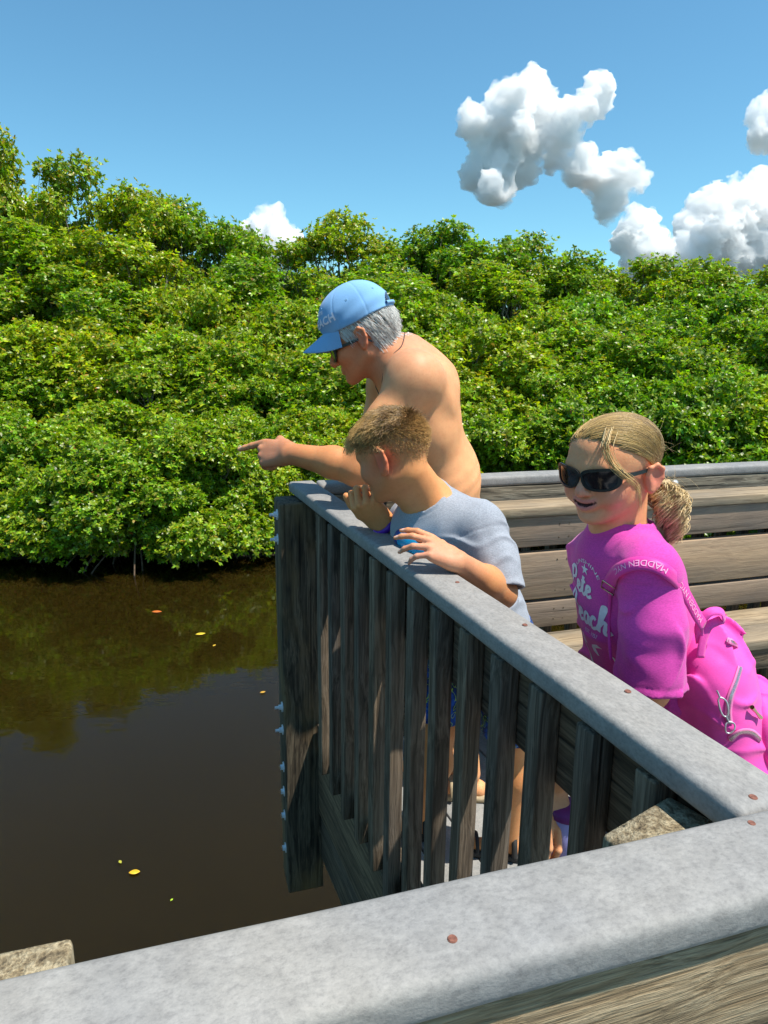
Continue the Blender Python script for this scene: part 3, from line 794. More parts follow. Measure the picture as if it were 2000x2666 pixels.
# ------------------------------------------------------------------ body materials
def skin(name, tone):
    m, nt, b, out = new_mat(name)
    at = nd(nt, 'ShaderNodeAttribute', attribute_name='Col'); v = coords(nt)
    n = noise(nt, v, 26, 4, .6); f = noise(nt, v, 240, 2, .6)
    c = mixc(nt, at.outputs['Color'], ramp(nt, n, [(.3, (.93, .88, .86)), (.7, (1.05, 1.07, 1.08))]), 1.0, 'MULTIPLY')
    c = mixc(nt, c, ramp(nt, noise(nt, v, 150, 3, .7), [(.32, (.80, .70, .64)), (.46, (1, 1, 1)), (.7, (1.05, 1.06, 1.07))]), .3, 'MULTIPLY')
    nt.links.new(c, b.inputs['Base Color']); b.inputs['Roughness'].default_value = .56; b.inputs['Specular IOR Level'].default_value = .32
    b.inputs['Subsurface Weight'].default_value = .22; b.inputs['Subsurface Radius'].default_value = (1, .32, .16); b.inputs['Subsurface Scale'].default_value = .008
    bump(nt, b, mth(nt, 'ADD', f, mth(nt, 'MULTIPLY', n, .7)), .25, .0012)
    return m
def hairmat(name, rough=.42):
    m, nt, b, out = new_mat(name)
    at = nd(nt, 'ShaderNodeAttribute', attribute_name='Col')
    nt.links.new(at.outputs['Color'], b.inputs['Base Color']); b.inputs['Roughness'].default_value = rough; b.inputs['Specular IOR Level'].default_value = .5
    return m
def cloth(name, col, heather=.12, bumpd=.0006, rough=.9, sheen=.15):
    m, nt, b, out = new_mat(name); v = coords(nt)
    n = noise(nt, coords(nt, (1, 1, 2.2)), 260, 3, .7); l = noise(nt, v, 9, 3, .5)
    c = mixc(nt, col, ramp(nt, n, [(.3, (1 - heather,) * 3), (.7, (1 + heather,) * 3)]), 1.0, 'MULTIPLY')
    c = mixc(nt, c, ramp(nt, l, [(.3, (.93,) * 3), (.7, (1.06,) * 3)]), 1.0, 'MULTIPLY')
    nt.links.new(c, b.inputs['Base Color']); b.inputs['Roughness'].default_value = rough; b.inputs['Specular IOR Level'].default_value = .2
    b.inputs['Sheen Weight'].default_value = sheen
    bump(nt, b, mth(nt, 'ADD', n, mth(nt, 'MULTIPLY', l, .6)), .35, bumpd)
    return m
M_SKIN = skin('skin', None)
M_HAIR = hairmat('hair')
M_BLACK = plain('black_plastic', (.011, .011, .012), .38, vary=.1, spec=.5)
M_LENS = plain('dark_lens', (.016, .010, .012), .08, spec=.7, vary=.05)

def body_obj(name, V, Q, mat, parent, col=None):
    me = np_mesh(V, Q); me.materials.append(mat)
    if col is not None: set_col(me, col)
    o = bpy.data.objects.new(name, me); COL.objects.link(o); wput(o, parent); return o
def paint(V, base, spots):
    """colour by place: spots = (centre, radius, colour, strength)"""
    C = np.tile(np.array(base, float), (len(V), 1))
    for c, r, col, s in spots:
        w = np.exp(-(np.linalg.norm(V - np.asarray(c), axis=1) / r) ** 2)[:, None] * s; C = C * (1 - w) + np.array(col) * w
    return C
def tube_obj(name, pts, rad, mat, parent, seg=8):
    rad = np.full(len(pts), rad) if np.isscalar(rad) else rad
    V, Q = tube_np(pts, rad, seg); me = np_mesh(V, Q); me.materials.append(mat); o = bpy.data.objects.new(name, me); COL.objects.link(o); return wput(o, parent)
def sg(x): return 1 / (1 + np.exp(-np.clip(x, -40, 40)))
def bez(pts, n=24):
    """smooth curve through points (Catmull-Rom)"""
    p = np.asarray(pts, float); p = np.vstack([2 * p[0] - p[1], p, 2 * p[-1] - p[-2]]); out = []
    m = len(p) - 3
    for i in range(n):
        x = i / (n - 1) * m; k = min(int(x), m - 1); t = x - k; a, b, c, d = p[k:k + 4]
        out.append(.5 * (2 * b + (c - a) * t + (2 * a - 5 * b + 4 * c - d) * t ** 2 + (3 * b - a - 3 * c + d) * t ** 3))
    return np.array(out)

# ------------------------------------------------------------------ accessories
def sunglasses(R, t, s, label, wide=1.0, xf=.101, zc=-.004, drop=0.0):
    """wayfarer style: one front, two lenses, two temples"""
    th = thing('sunglasses', label, 'sunglasses', tuple(t))
    w = lambda a: R @ (np.asarray(a, float) * s) + t
    def loop(y, grow, n=28):
        o = []
        for i in range(n):
            a = 2 * math.pi * i / n; ca, sa = math.cos(a), math.sin(a); e = 4.2 if sa > 0 else 2.5
            px = abs(ca) ** (2 / e) * math.copysign(1, ca); pz = abs(sa) ** (2 / e) * math.copysign(1, sa)
            out_s = px * (1 if y > 0 else -1)
            hw = (.0262 + grow) * wide * (1.0 + .09 * pz); hh = .0200 + grow * (1.3 if pz > 0 else 1.0)
            yy = y * wide + px * hw; zz = pz * hh + .0035 * out_s * (pz > -.2) + zc + drop
            o.append((yy, zz))
        return np.array(o)
    xs = lambda yy, d=0: xf - d - 5.2 * yy * yy
    bm = bmesh.new()
    for y in (-.0335, .0335):
        A, B_ = loop(y, 0.0), loop(y, .0048)
        rows = [[bm.verts.new(w((xs(p[0], d), p[0], p[1]))) for p in L] for L, d in ((A, .004), (A, 0), (B_, 0), (B_, .004))]
        n = len(A)
        for r in range(4):
            for i in range(n): bm.faces.new((rows[r][i], rows[r][(i + 1) % n], rows[(r + 1) % 4][(i + 1) % n], rows[(r + 1) % 4][i]))
    def bar(pts, hw, hh):
        ring = []
        for p in pts:
            ring.append([bm.verts.new(w((p[0] + a * hw, p[1], p[2] + b * hh))) for a, b in ((-1, -1), (1, -1), (1, 1), (-1, 1))])
        for i in range(len(ring) - 1):
            for k in range(4): bm.faces.new((ring[i][k], ring[i][(k + 1) % 4], ring[i + 1][(k + 1) % 4], ring[i + 1][k]))
        bm.faces.new(ring[0]); bm.faces.new(ring[-1][::-1])
    bar([(xs(0) + .001 - .002, y, zc + drop + .010 - 30 * y * y) for y in np.linspace(-.0075, .0075, 7)], .0024, .0036)
    bmesh.ops.recalc_face_normals(bm, faces=bm.faces[:])
    me = bpy.data.meshes.new('frame'); bm.to_mesh(me); bm.free(); o = link('front_frame', me, M_BLACK); wput(o, th)
    for y in (-.0335, .0335):
        L = loop(y, .0006); bm = bmesh.new(); c = bm.verts.new(w((xs(y * wide, .0012), y * wide, zc + drop)))
        vs = [bm.verts.new(w((xs(p[0], .002), p[0], p[1]))) for p in L]
        for i in range(len(vs)): bm.faces.new((c, vs[i], vs[(i + 1) % len(vs)]))
        me = bpy.data.meshes.new('lens'); bm.to_mesh(me); bm.free(); me.polygons.foreach_set('use_smooth', [True] * len(me.polygons))
        wput(link('lens', me, M_LENS), th)
    for sg in (-1, 1):
        y0 = sg * (.0335 + .0305) * wide; bm = bmesh.new(); ring = []
        pts = [(xs(y0) - .002, y0, .0095), (xs(y0) - .012, y0 + sg * .004, .0095), (.04, sg * .0755, .007), (.0, sg * .0785, .007), (-.018, sg * .079, .002), (-.035, sg * .077, -.014)]
        hh = (.0065, .006, .0042, .0038, .0038, .0035)
        for p, h in zip(pts, hh):
            ring.append([bm.verts.new(w((p[0], p[1] + a * .0019, p[2] + zc + drop + b * h))) for a, b in ((-1, -1), (1, -1), (1, 1), (-1, 1))])
        for i in range(len(ring) - 1):
            for k in range(4): bm.faces.new((ring[i][k], ring[i][(k + 1) % 4], ring[i + 1][(k + 1) % 4], ring[i + 1][k]))
        bm.faces.new(ring[0]); bm.faces.new(ring[-1][::-1]); bmesh.ops.recalc_face_normals(bm, faces=bm.faces[:])
        me = bpy.data.meshes.new('temple'); bm.to_mesh(me); bm.free(); wput(link('temple', me, M_BLACK), th)
    return th
def text_verts(txt, shear=0.0, width=1.0, bold=0.0):
    """flat lettering as triangles: (verts 2-D, faces), height about 1"""
    cu = bpy.data.curves.new('t', 'FONT'); cu.body = txt; cu.size = 1.0; cu.shear = shear; cu.resolution_u = 3; cu.space_character = width; cu.offset = bold
    o = bpy.data.objects.new('t', cu); COL.objects.link(o); bpy.context.view_layer.update()
    me = o.to_mesh(); V = np.array([v.co[:2] for v in me.vertices]); me.calc_loop_triangles(); T = [tuple(t.vertices) for t in me.loop_triangles]
    o.to_mesh_clear(); bpy.data.objects.remove(o); bpy.data.curves.remove(cu); return V, T
def subdiv_tris(V, T, it=1):
    V = [tuple(v) for v in V]
    for _ in range(it):
        mid = {}; T2 = []
        def mp(a, b):
            k = (min(a, b), max(a, b))
            if k not in mid: mid[k] = len(V); V.append(tuple((np.array(V[a]) + np.array(V[b])) / 2))
            return mid[k]
        for a, b, c in T:
            ab, bc, ca = mp(a, b), mp(b, c), mp(c, a); T2 += [(a, ab, ca), (ab, b, bc), (ca, bc, c), (ab, bc, ca)]
        T = T2
    return np.array(V), T
def bvh_of(V, Q): return BVHTree.FromPolygons([tuple(v) for v in V], [tuple(int(i) for i in q) for q in Q])
M_WHITEINK = plain('white_print', (.74, .72, .80), .8, vary=.08, sc=120)

# ------------------------------------------------------------------ the man in the blue cap
SK_M, SK_RED, SK_TAN = (.74, .355, .160), (.54, .135, .055), (.54, .205, .072)
YM = math.radians(9); PM = math.radians(23)
MR = rotf((-math.cos(YM) * math.cos(PM), math.sin(YM) * math.cos(PM), -math.sin(PM)))
MT = P(945, 880, 2.175)
B = Sol().at(MR, MT, 1.02); face(B, 'm')
hw = lambda a, R=MR, t=MT, s=1.02: R @ (np.asarray(a, float) * s) + t
B.at()
neck0 = P(1040, 950, 2.17); c7 = P(1062, 915, 2.19)
B.cone(hw((-.032, 0, -.050)), neck0, .052, .060, .03); B.cone(hw((.005, 0, -.075)), P(1018, 985, 2.16), .030, .042, .03)
chest = P(1100, 1070, 2.19); abd = P(1156, 1225, 2.22); pel = P(1196, 1392, 2.25)
sp_dir = chest - pel; sp_dir /= np.linalg.norm(sp_dir)
lat = np.array([-.10, -.99, 0.05]); lat /= np.linalg.norm(lat); frt = np.cross(lat, sp_dir); TR = np.stack([frt, lat, sp_dir], 1)      # front, left, up of the trunk
shL = P(1078, 985, 2.03); shR = P(1010, 1000, 2.36)
B.ell(chest, (.115, .165, .18), .05, R=TR); B.ell(chest + sp_dir * .09 + frt * -.012, (.090, .160, .10), .05, R=TR); B.ell(chest + sp_dir * .055 - frt * .085 + lat * .075, (.028, .052, .075), .04, R=TR)
B.ell(abd, (.108, .146, .15), .06, R=TR); B.ell(abd + frt * .025 - sp_dir * .02, (.105, .132, .12), .06, R=TR); B.ell(pel, (.13, .165, .13), .06, R=TR)
B.cone(neck0, shL, .056, .070, .05); B.cone(neck0, shR, .056, .070, .05); B.cone(c7, chest + sp_dir * .08 - frt * .05, .05, .08, .05)
B.ball(shL, .074, .04)
elb = P(928, 1222, 1.985); wri = P(752, 1180, 2.06)
B.chain([shL, shL * .5 + elb * .5 + (0, -.008, 0), elb], [.068, .056, .046], .035); B.ball(elb + (.01, 0, -.006), .043, .02)
B.chain([elb, elb * .66 + wri * .34 + (0, 0, .004), wri], [.045, .046, .0295], .02)
MH = hand(B, wri, P(676, 1178, 2.11) - wri, (-.28, -.80, .50), -1, [(.05, .04, .03), (1.15, 1.5, .9), (1.2, 1.5, .9), (1.15, 1.5, .9)],
          spread=(-.22, .0, -.02, -.05), thumb=((.75, -.75, -.55), (.5, -.85, -.3)), s=1.12)
elR = P(960, 1190, 2.42)
B.chain([shR, elR, P(900, 1275, 2.40)], [.062, .048, .032], .03)
B.cone(P(900, 1275, 2.40), P(870, 1280, 2.40), .03, .026, .02)
hips = [P(1185, 1450, 2.17), P(1190, 1450, 2.33)]; feet = [np.array([.30, 2.08, .06]), np.array([.22, 2.2, .06])]
for h_, f_ in zip(hips, feet):
    kn = (h_ + f_) / 2 + (-.03, 0, 0); B.chain([h_, kn, f_ + (0.0, 0, .03)], [.088, .056, .036], .04)
    B.cone(f_ + (.03, 0, -.028), f_ + (-.14, .01, -.036), .030, .024, .02)
def man_post(X, F):
    a = (X - abd) @ sp_dir; l = (X - abd) @ lat
    rib = np.exp(-((a + .02) / .05) ** 2) * (l > 0)
    return F + rib * .0009 * np.sin(a * 150 + l * 25) + .0016 * wob3(X, 22, 3)
V, Q = mesh_sdf(B, .0034, man_post); V = smooth_v(V, Q, 1, .4)
man = thing('person', 'shirtless man in light blue cap leaning over the corner and pointing at the water', 'person', (.25, 2.15, 0))
C = paint(V, SK_M, [(hw((.04, 0, -.03)), .13, SK_RED, .85), (neck0, .075, SK_RED, .6), (c7, .10, (.55, .24, .15), .8), (shL + (0, 0, .05), .10, (.56, .27, .17), .7),
                    (elb, .16, SK_TAN, .75), (wri, .16, SK_TAN, .95), (P(690, 1180, 2.07), .1, (.46, .21, .13), .8), (hw((-.01, .085, -.01)), .028, (.52, .15, .09), .8), (elb + (.015, 0, -.03), .035, (.50, .17, .10), .8)])
for tp in MH: C = C + (np.array([.72, .44, .34]) - C) * (.8 * np.exp(-(np.linalg.norm(V - tp[1], axis=1) / .005) ** 2))[:, None]
L_ = (V - MT) @ MR / 1.02
stub = (L_[:, 0] < .045) & (L_[:, 2] > -.05 + .9 * np.maximum(L_[:, 0], -.03) * 0) & (np.linalg.norm(L_, axis=1) < .2) & (L_[:, 2] > -.01 - .5 * (L_[:, 0] < -.03)) & (np.abs(L_[:, 1]) < .09)
body = body_obj('body', V, Q, M_SKIN, man, C)
MV, MN = V, vnormals(V, Q)
# hair: short silver, below the cap
sel = np.where((L_[:, 2] > -.062) & (L_[:, 2] < .075) & (L_[:, 0] < .052) & (L_[:, 0] > -.13) & (np.abs(L_[:, 1]) < .082) &
               ((L_[:, 0] < -.030) | (L_[:, 2] > .022 + .0 * L_[:, 0]) | ((L_[:, 0] > .022) & (L_[:, 0] < .045) & (L_[:, 2] > .014))) & ((L_[:, 0] > -.03) | (L_[:, 2] > -.040)))[0]
r = np.random.RandomState(5); ii = r.choice(sel, 3600); root = MV[ii] + r.normal(0, .0012, (3600, 3)); nn = MN[ii]
down = MR @ np.array([-.55, 0, -.8]); k = np.linspace(0, 1, 5)[None, :, None]; Ln = r.uniform(.020, .042, (3600, 1, 1))
dirs = down * .9 + nn * .34 + r.normal(0, .09, (3600, 3)) + .12 * np.stack([wob3(root, 70, 41), wob3(root, 70, 42), wob3(root, 70, 43)], 1); dirs /= np.linalg.norm(dirs, axis=1)[:, None]
pts = root[:, None] - nn[:, None] * .001 + dirs[:, None] * k * Ln - nn[:, None] * (k ** 2) * Ln * .28 + np.array([0, 0, -1.]) * k ** 2 * Ln * .15
col = np.array([.74, .73, .69]) * r.uniform(.75, 1.2, (3600, 1))
dk_ = r.rand(3600) < .10; col[dk_] = np.array([.13, .12, .11]) * r.uniform(.7, 1.3, (dk_.sum(), 1))
o = link('hair', strands(pts, r.uniform(.0007, .0012, 3600), col), M_HAIR); wput(o, man)
# cord necklace
def on_body(bv, p, n, off=.002):
    h = bv.ray_cast(Vector(p + n * .3), Vector(-n)); return np.array(h[0]) + n * off if h[0] is not None else p
bvM = bvh_of(V, Q); ring = []
axn = (neck0 - hw((-.03, 0, -.05))); axn /= np.linalg.norm(axn); e1 = np.cross(axn, [0, 1, 0]); e1 /= np.linalg.norm(e1); e2 = np.cross(axn, e1)
nc = neck0 - axn * .012
tilt = .55
for i in range(33):
    a = 2 * math.pi * i / 32; d_ = math.cos(a) * e1 + math.sin(a) * e2
    h = bvM.find_nearest(Vector(nc + d_ * .085 + axn * (.05 * (d_ @ np.array([-1., 0, 0])) + .0)))
    ring.append(np.array(h[0]) + np.array(h[1]) * .0012)
ring = np.array(ring); ring[:-1] = (np.roll(ring[:-1], 1, 0) + ring[:-1] + np.roll(ring[:-1], -1, 0)) / 3; ring[-1] = ring[0]
tube_obj('necklace', ring, .0016, plain('cord', (.05, .03, .025), .8), man, 6)
# swim shorts
S = Sol()
S.ell(pel - sp_dir * .01, (.138, .175, .12), .04, R=TR)
for h_, f_ in zip(hips, feet):
    kn = (h_ + f_) / 2 + (-.03, 0, 0); S.chain([h_, h_ * .2 + kn * .8], [.108, .098], .05)
M_TRUNKS = None
m, nt, b, out = new_mat('trunks_print'); v = coords(nt)
w_ = nd(nt, 'ShaderNodeTexVoronoi'); w_.feature = 'DISTANCE_TO_EDGE'; w_.inputs['Scale'].default_value = 26; nt.links.new(coords(nt, (1, 1, .6)), w_.inputs[0])
nz = noise(nt, v, 22, 3, .6)
c = ramp(nt, nz, [(.35, (.004, .012, .03)), (.55, (.01, .06, .05)), (.7, (.02, .10, .16))])
c = mixc(nt, (.12, .42, .03), c, ramp(nt, w_.outputs[0], [(.02, (0, 0, 0)), (.06, (1, 1, 1))])); nt.links.new(c, b.inputs['Base Color']); b.inputs['Roughness'].default_value = .8
M_TRUNKS = m
Vs, Qs = mesh_sdf(S, .007, lambda X, F: np.maximum(np.maximum(F + .004 * wob3(X, 30, 8), (X - (pel + sp_dir * .085)) @ sp_dir), -(F + .004 * wob3(X, 30, 8) + .008)))
body_obj('swim_shorts', Vs, Qs, M_TRUNKS, man)
M_SANDAL = plain('sandal_tan', (.36, .28, .17), .8, vary=.25, sc=60); M_SOLE = plain('sandal_sole', (.04, .035, .03), .85)
for f_ in feet:
    S = Sol(); S.cone(f_ + (.04, 0, -.052), f_ + (-.15, .012, -.052), .040, .038, .03)
    Vs, Qs = mesh_sdf(S, .005, lambda X, F: np.maximum(np.maximum(F, X[..., 2] - .022), .002 - X[..., 2]))
    so = body_obj('sandal', Vs, Qs, M_SANDAL, man)
    for dx in (.0, -.06, -.11):
        a = f_ + (dx, 0, 0); pts = [a + (0, math.cos(t_) * .041, -.035 + math.sin(t_) * (.06 if dx > -.05 else .035)) for t_ in np.linspace(0, math.pi, 9)]
        st = tube_obj('strap', pts, .009, M_SANDAL, so, 6)
# cap
M_CAPCLOTH = cloth('cap_cotton', (.20, .40, .66), .06, .0005)
cap_t = thing('baseball_cap', 'light blue cotton baseball cap with white BEACH lettering on the man', 'cap', tuple(hw((0, 0, .05))))
S = Sol().at(MR, MT, 1.02)
S.ell((-.010, 0, .058), (.112, .090, .100), .03); S.ell((.022, 0, .075), (.080, .078, .078), .03); S.ell((-.02, 0, .10), (.07, .062, .058), .03)
def cap_post(X, F):
    q = (X - MT) @ MR / 1.02; a = np.arctan2(q[..., 1], q[..., 0] + .008); rr = np.hypot(q[..., 1], q[..., 0] + .008)
    seam = np.exp(-((np.abs((a / (math.pi / 3)) % 1 - .0) * rr * 1.05) / .0022) ** 2) + np.exp(-(((1 - (a / (math.pi / 3)) % 1)) * rr * 1.05 / .0022) ** 2)
    F = F + .0012 * seam + .0030 * wob3(q, 16, 4) + .0026 * np.sin(q[..., 2] * 95 + 34 * q[..., 0] + 1.2 * np.sin(a * 2)) * np.exp(-((q[..., 2] - .072) / .028) ** 2)
    edge = .040 + .012 * (q[..., 0] < 0) * np.clip(-q[..., 0] / .1, 0, 1)
    shell = np.maximum(np.maximum(F, -(F + .009)), edge - q[..., 2])
    hole = np.linalg.norm(np.stack([(q[..., 1]) / 1.0, (q[..., 2] - .068) / .75], -1), axis=-1) - .036
    hole = np.maximum(hole, .066 - q[..., 2]); hole = np.maximum(hole, q[..., 0] + .05)
    return np.maximum(shell, -hole)
Vc, Qc = mesh_sdf(S, .0026, cap_post); Vc = smooth_v(Vc, Qc, 1, .4); crown_o = body_obj('crown', Vc, Qc, M_CAPCLOTH, cap_t)
# brim
nu, nv = 25, 9; top, bot = [], []
for i in range(nu):
    a = math.radians(-60 + 120 * i / (nu - 1))
    xi, yi = -.010 + .1085 * math.cos(a), .0885 * math.sin(a)
    ext = .088 * max(0.0, math.cos(a * 1.49)) ** .5
    for j in range(nv):
        f = j / (nv - 1); x = xi + ext * f; y = yi * (1 + .02 * f * 0); z = .058 - .026 * f - 6.5 * (y * y) * (.25 + f * .75)
        top.append(hw((x, y, z))); bot.append(hw((x, y, z - .0028)))
idx = lambda i, j: i * nv + j; n0 = nu * nv; fs = []
for i in range(nu - 1):
    for j in range(nv - 1):
        fs.append((idx(i, j), idx(i, j + 1), idx(i + 1, j + 1), idx(i + 1, j))); fs.append((n0 + idx(i, j), n0 + idx(i + 1, j), n0 + idx(i + 1, j + 1), n0 + idx(i, j + 1)))
    fs.append((idx(i, nv - 1), n0 + idx(i, nv - 1), n0 + idx(i + 1, nv - 1), idx(i + 1, nv - 1))); fs.append((idx(i, 0), idx(i + 1, 0), n0 + idx(i + 1, 0), n0 + idx(i, 0)))
wput(link('brim', mesh_from(top + bot, fs), M_CAPCLOTH), cap_t)
st = [hw((-.010 - .1135 * math.cos(a), .092 * math.sin(a), .062)) for a in np.linspace(-.5, .5, 9)]
tube_obj('back_strap', st, .0055, M_CAPCLOTH, cap_t, 6)
B_ = Sol().at(MR, MT, 1.02); B_.ell((-.02, 0, .1575), (.008, .008, .004), .01); Vb, Qb = mesh_sdf(B_, .002); body_obj('button', Vb, Qb, M_CAPCLOTH, cap_t)
bvC = bvh_of(Vc, Qc)
M_EYELET = plain('eyelet_thread', (.30, .55, .75), .7)
for a in (30, 90, 150, -30):
    a = math.radians(a); d_ = MR @ np.array([math.cos(a), math.sin(a), .62]); d_ /= np.linalg.norm(d_); c_ = hw((-.010, 0, .058))
    h = bvC.ray_cast(Vector(c_ + d_ * .3), Vector(-d_))
    if h[0] is None: continue
    nrm = np.array(h[1]); x_ = np.cross(nrm, [0, 0, 1]); x_ /= np.linalg.norm(x_); y_ = np.cross(nrm, x_)
    tube_obj('eyelet', [np.array(h[0]) + nrm * .0006 + .0026 * (math.cos(t_) * x_ + math.sin(t_) * y_) for t_ in np.linspace(0, 6.2832, 13)], .0008, M_EYELET, crown_o, 5)
def cap_letters(txt, size, mid_deg, z0, parent):
    Vt, T = text_verts(txt, width=1.1, bold=.04); Vt, T = subdiv_tris(Vt, T, 1); wd = Vt[:, 0].max() - Vt[:, 0].min(); out_ = []
    for x, y in Vt:
        s_ = (x - Vt[:, 0].min() - wd / 2) * size; a = math.radians(mid_deg) + s_ / .105
        lz = z0 + y * size - .22 * s_ * s_ / .03 * 0
        d_ = MR @ np.array([math.cos(a), math.sin(a), 0.0]); c_ = hw((-.010, 0, lz))
        h = bvC.ray_cast(Vector(c_ + d_ * .25), Vector(-d_)); p = np.array(h[0]) + d_ * .0030 if h[0] is not None else c_ + d_ * .11
        out_.append(p)
    me = mesh_from(out_, [tuple(t) for t in T], False); wput(link('lettering', me, M_WHITEINK), parent)
cap_letters('ST PETE', .013, 24, .103, crown_o)
cap_letters('BEACH', .031, 33, .070, crown_o)
sunglasses(MR, MT, 1.02, 'black framed sunglasses worn by the man in the cap', 1.02, .106, -.012)

# ------------------------------------------------------------------ the boy in the grey shirt
SK_B = (.66, .285, .105)
yb_, pb_ = math.radians(30), math.radians(18)
BR = rotf((-math.cos(yb_) * math.cos(pb_), math.sin(yb_) * math.cos(pb_), -math.sin(pb_)), (.03, -.05, 1)); BS = np.array([.85, .86, .88])
BT = P(997, 1203, 1.545) - BR @ (np.array([-.010, .078, -.008]) * BS)
hb = lambda a: BR @ (np.asarray(a, float) * BS) + BT
B = Sol().at(BR, BT, BS); face(B, 'b', .006, 1.22); B.at()
nk = P(1116, 1308, 1.665); pel = np.array([.275, 1.80, .74])
chest = P(1166, 1432, 1.69); up = chest - pel; up /= np.linalg.norm(up)
shL = P(1246, 1374, 1.58); shR = P(1078, 1356, 1.79)
lat = shL - shR; lat -= up * (lat @ up); lat /= np.linalg.norm(lat); frt = np.cross(lat, up); TR = np.stack([frt, lat, up], 1)
B.cone(hb((-.030, 0, -.045)), nk, .049, .055, .025); B.cone(hb((.0, 0, -.07)), nk + frt * .015, .036, .045, .03)
B.ell(chest, (.085, .12, .14), .04, R=TR); B.ell((chest + pel) / 2, (.085, .105, .15), .05, R=TR); B.ell(pel, (.10, .118, .10), .05, R=TR)
B.cone(nk, shL, .042, .048, .04); B.cone(nk, shR, .042, .048, .04)
elL = P(1302, 1542, 1.50); wrL = Pz(1192, 1462, 1.052)
B.chain([shL, shL * .5 + elL * .5, elL], [.047, .041, .036], .03); B.chain([elL, elL * .65 + wrL * .35, wrL], [.036, .035, .0225], .02)
BH = hand(B, wrL, Pz(1122, 1422, 1.085) - wrL, (-.15, -.45, .9), -1, [(.30, .35, .2), (.36, .4, .25), (.55, .5, .3), (.75, .55, .35)], spread=(.12, .03, -.06, -.16),
     thumb=((.85, .0, -.45), (.9, -.1, -.4)), s=.80)
elR = P(1062, 1425, 1.76); wrR = P(1003, 1368, 1.72)
B.chain([shR, elR], [.046, .036], .03); B.chain([elR, wrR], [.036, .0235], .02)
BH2 = hand(B, wrR, P(942, 1306, 1.69) - wrR, (-.62, -.45, .6), 1, [(1.0, 1.3, .8), (1.05, 1.3, .8), (1.1, 1.3, .8), (1.1, 1.3, .8)], thumb=((.9, .25, -.5), (.95, .0, -.4)), s=1.0)
hipsB = [pel + lat * .065 - up * .03, pel - lat * .065 - up * .03]; ftB = [np.array([.385, 1.80, .06]), np.array([.125, 1.885, .06])]
knB = [np.array([.37, 1.775, .42]), np.array([.17, 1.83, .42])]
for h_, k_, f_ in zip(hipsB, knB, ftB):
    B.chain([h_, k_, k_ * .6 + f_ * .4 + (.012, 0, 0), f_ + (.0, 0, .015)], [.072, .046, .045, .030], .035)
    B.cone(f_ + (.02, 0, -.03), f_ + (-.115, .02, -.038), .025, .020, .02)
V, Q = mesh_sdf(B, .0030, lambda X, F: F + .0008 * wob3(X, 30, 5)); V = smooth_v(V, Q, 1, .4)
boy = thing('person', 'boy in grey T-shirt bending over the picket railing to look down', 'person', (.27, 1.82, 0))
L_ = (V - BT) @ BR / BS; N = vnormals(V, Q)
C = paint(V, SK_B, [(hb((.06, .03, -.03)), .06, (.54, .20, .125), .8), (hb((-.012, .085, -.008)), .034, (.62, .13, .075), .9), (wrL, .08, (.58, .27, .16), .8), (wrL + (-.09, 0, 0), .06, (.62, .30, .22), .8), (elL, .1, (.55, .25, .11), .8),
                    (hb((.098, 0, -.067)), .02, (.5, .15, .12), .6)])
for tp in BH + BH2: C = C + (np.array([.80, .54, .44]) - C) * (.85 * np.exp(-(np.linalg.norm(V - tp[1], axis=1) / .0045) ** 2))[:, None]
# clipped sides: the short hair shades into skin from the top down
fade = np.clip((L_[:, 2] + .022 - .30 * np.maximum(0, L_[:, 0]) + .42 * np.clip(-L_[:, 0] - .02, 0, .1)) / .10, 0, 1) * (L_[:, 0] < .066) * (np.linalg.norm(L_, axis=1) < .16) * (L_[:, 2] > -.065)
fade *= ~((np.abs(L_[:, 1]) > .07) & (L_[:, 0] > -.035) & (L_[:, 2] < .02))
C = C * (1 - fade[:, None] * .62) + np.array([.27, .165, .075]) * fade[:, None] * .62
body_obj('body', V, Q, M_SKIN, boy, C)
r = np.random.RandomState(9)
# clipped stubble on the sides and back
sel = np.where((fade > .08) & (L_[:, 2] < .085))[0]; n = 6500; ii = r.choice(sel, n, p=fade[sel] ** 1.5 / (fade[sel] ** 1.5).sum()); nn = N[ii]
dn = BR @ np.array([-.5, 0, -.7]); k = np.linspace(0, 1, 3)[None, :, None]; Ln = (.002 + .010 * fade[ii] ** 1.5)[:, None, None]
d_ = nn * .75 + dn * .65 + r.normal(0, .2, (n, 3)); d_ /= np.linalg.norm(d_, axis=1)[:, None]
pts = V[ii][:, None] + r.normal(0, .0012, (n, 1, 3)) + d_[:, None] * k * Ln; col = np.array([.42, .245, .085]) * r.uniform(.6, 1.5, (n, 1))
o = link('clipped_hair', strands(pts, r.uniform(.0004, .0007, n), col), M_HAIR); wput(o, boy)
# longer top combed forward, sun-bleached towards the fringe
sel = np.where((L_[:, 2] > .048 + .22 * np.clip(-L_[:, 0], 0, .1) + .010 * wob3(L_, 120, 5) + r.normal(0, .007, len(L_))) & (np.linalg.norm(L_, axis=1) < .17) & (L_[:, 0] < .080))[0]; n = 9500; ii = r.choice(sel, n); nn = N[ii]; lx = L_[ii]
ford = BR @ np.array([.92, .10, .0]); k = np.linspace(0, 1, 6)[None, :, None]
Ln = (r.uniform(.026, .050, n) * (.62 + 5.0 * np.clip(lx[:, 0], 0, .08)) * np.clip((lx[:, 2] - .035) / .045, .35, 1))[:, None, None]
lift = .95 - 7.5 * np.clip(lx[:, 0] - .01, 0, .07)
clump = np.stack([wob3(lx, 90, 31), wob3(lx, 90, 32), wob3(lx, 90, 33)], 1) * .50
d0 = nn * lift[:, None] + ford * .75 + (BR @ clump.T).T + r.normal(0, .20, (n, 3)); d0 /= np.linalg.norm(d0, axis=1)[:, None]
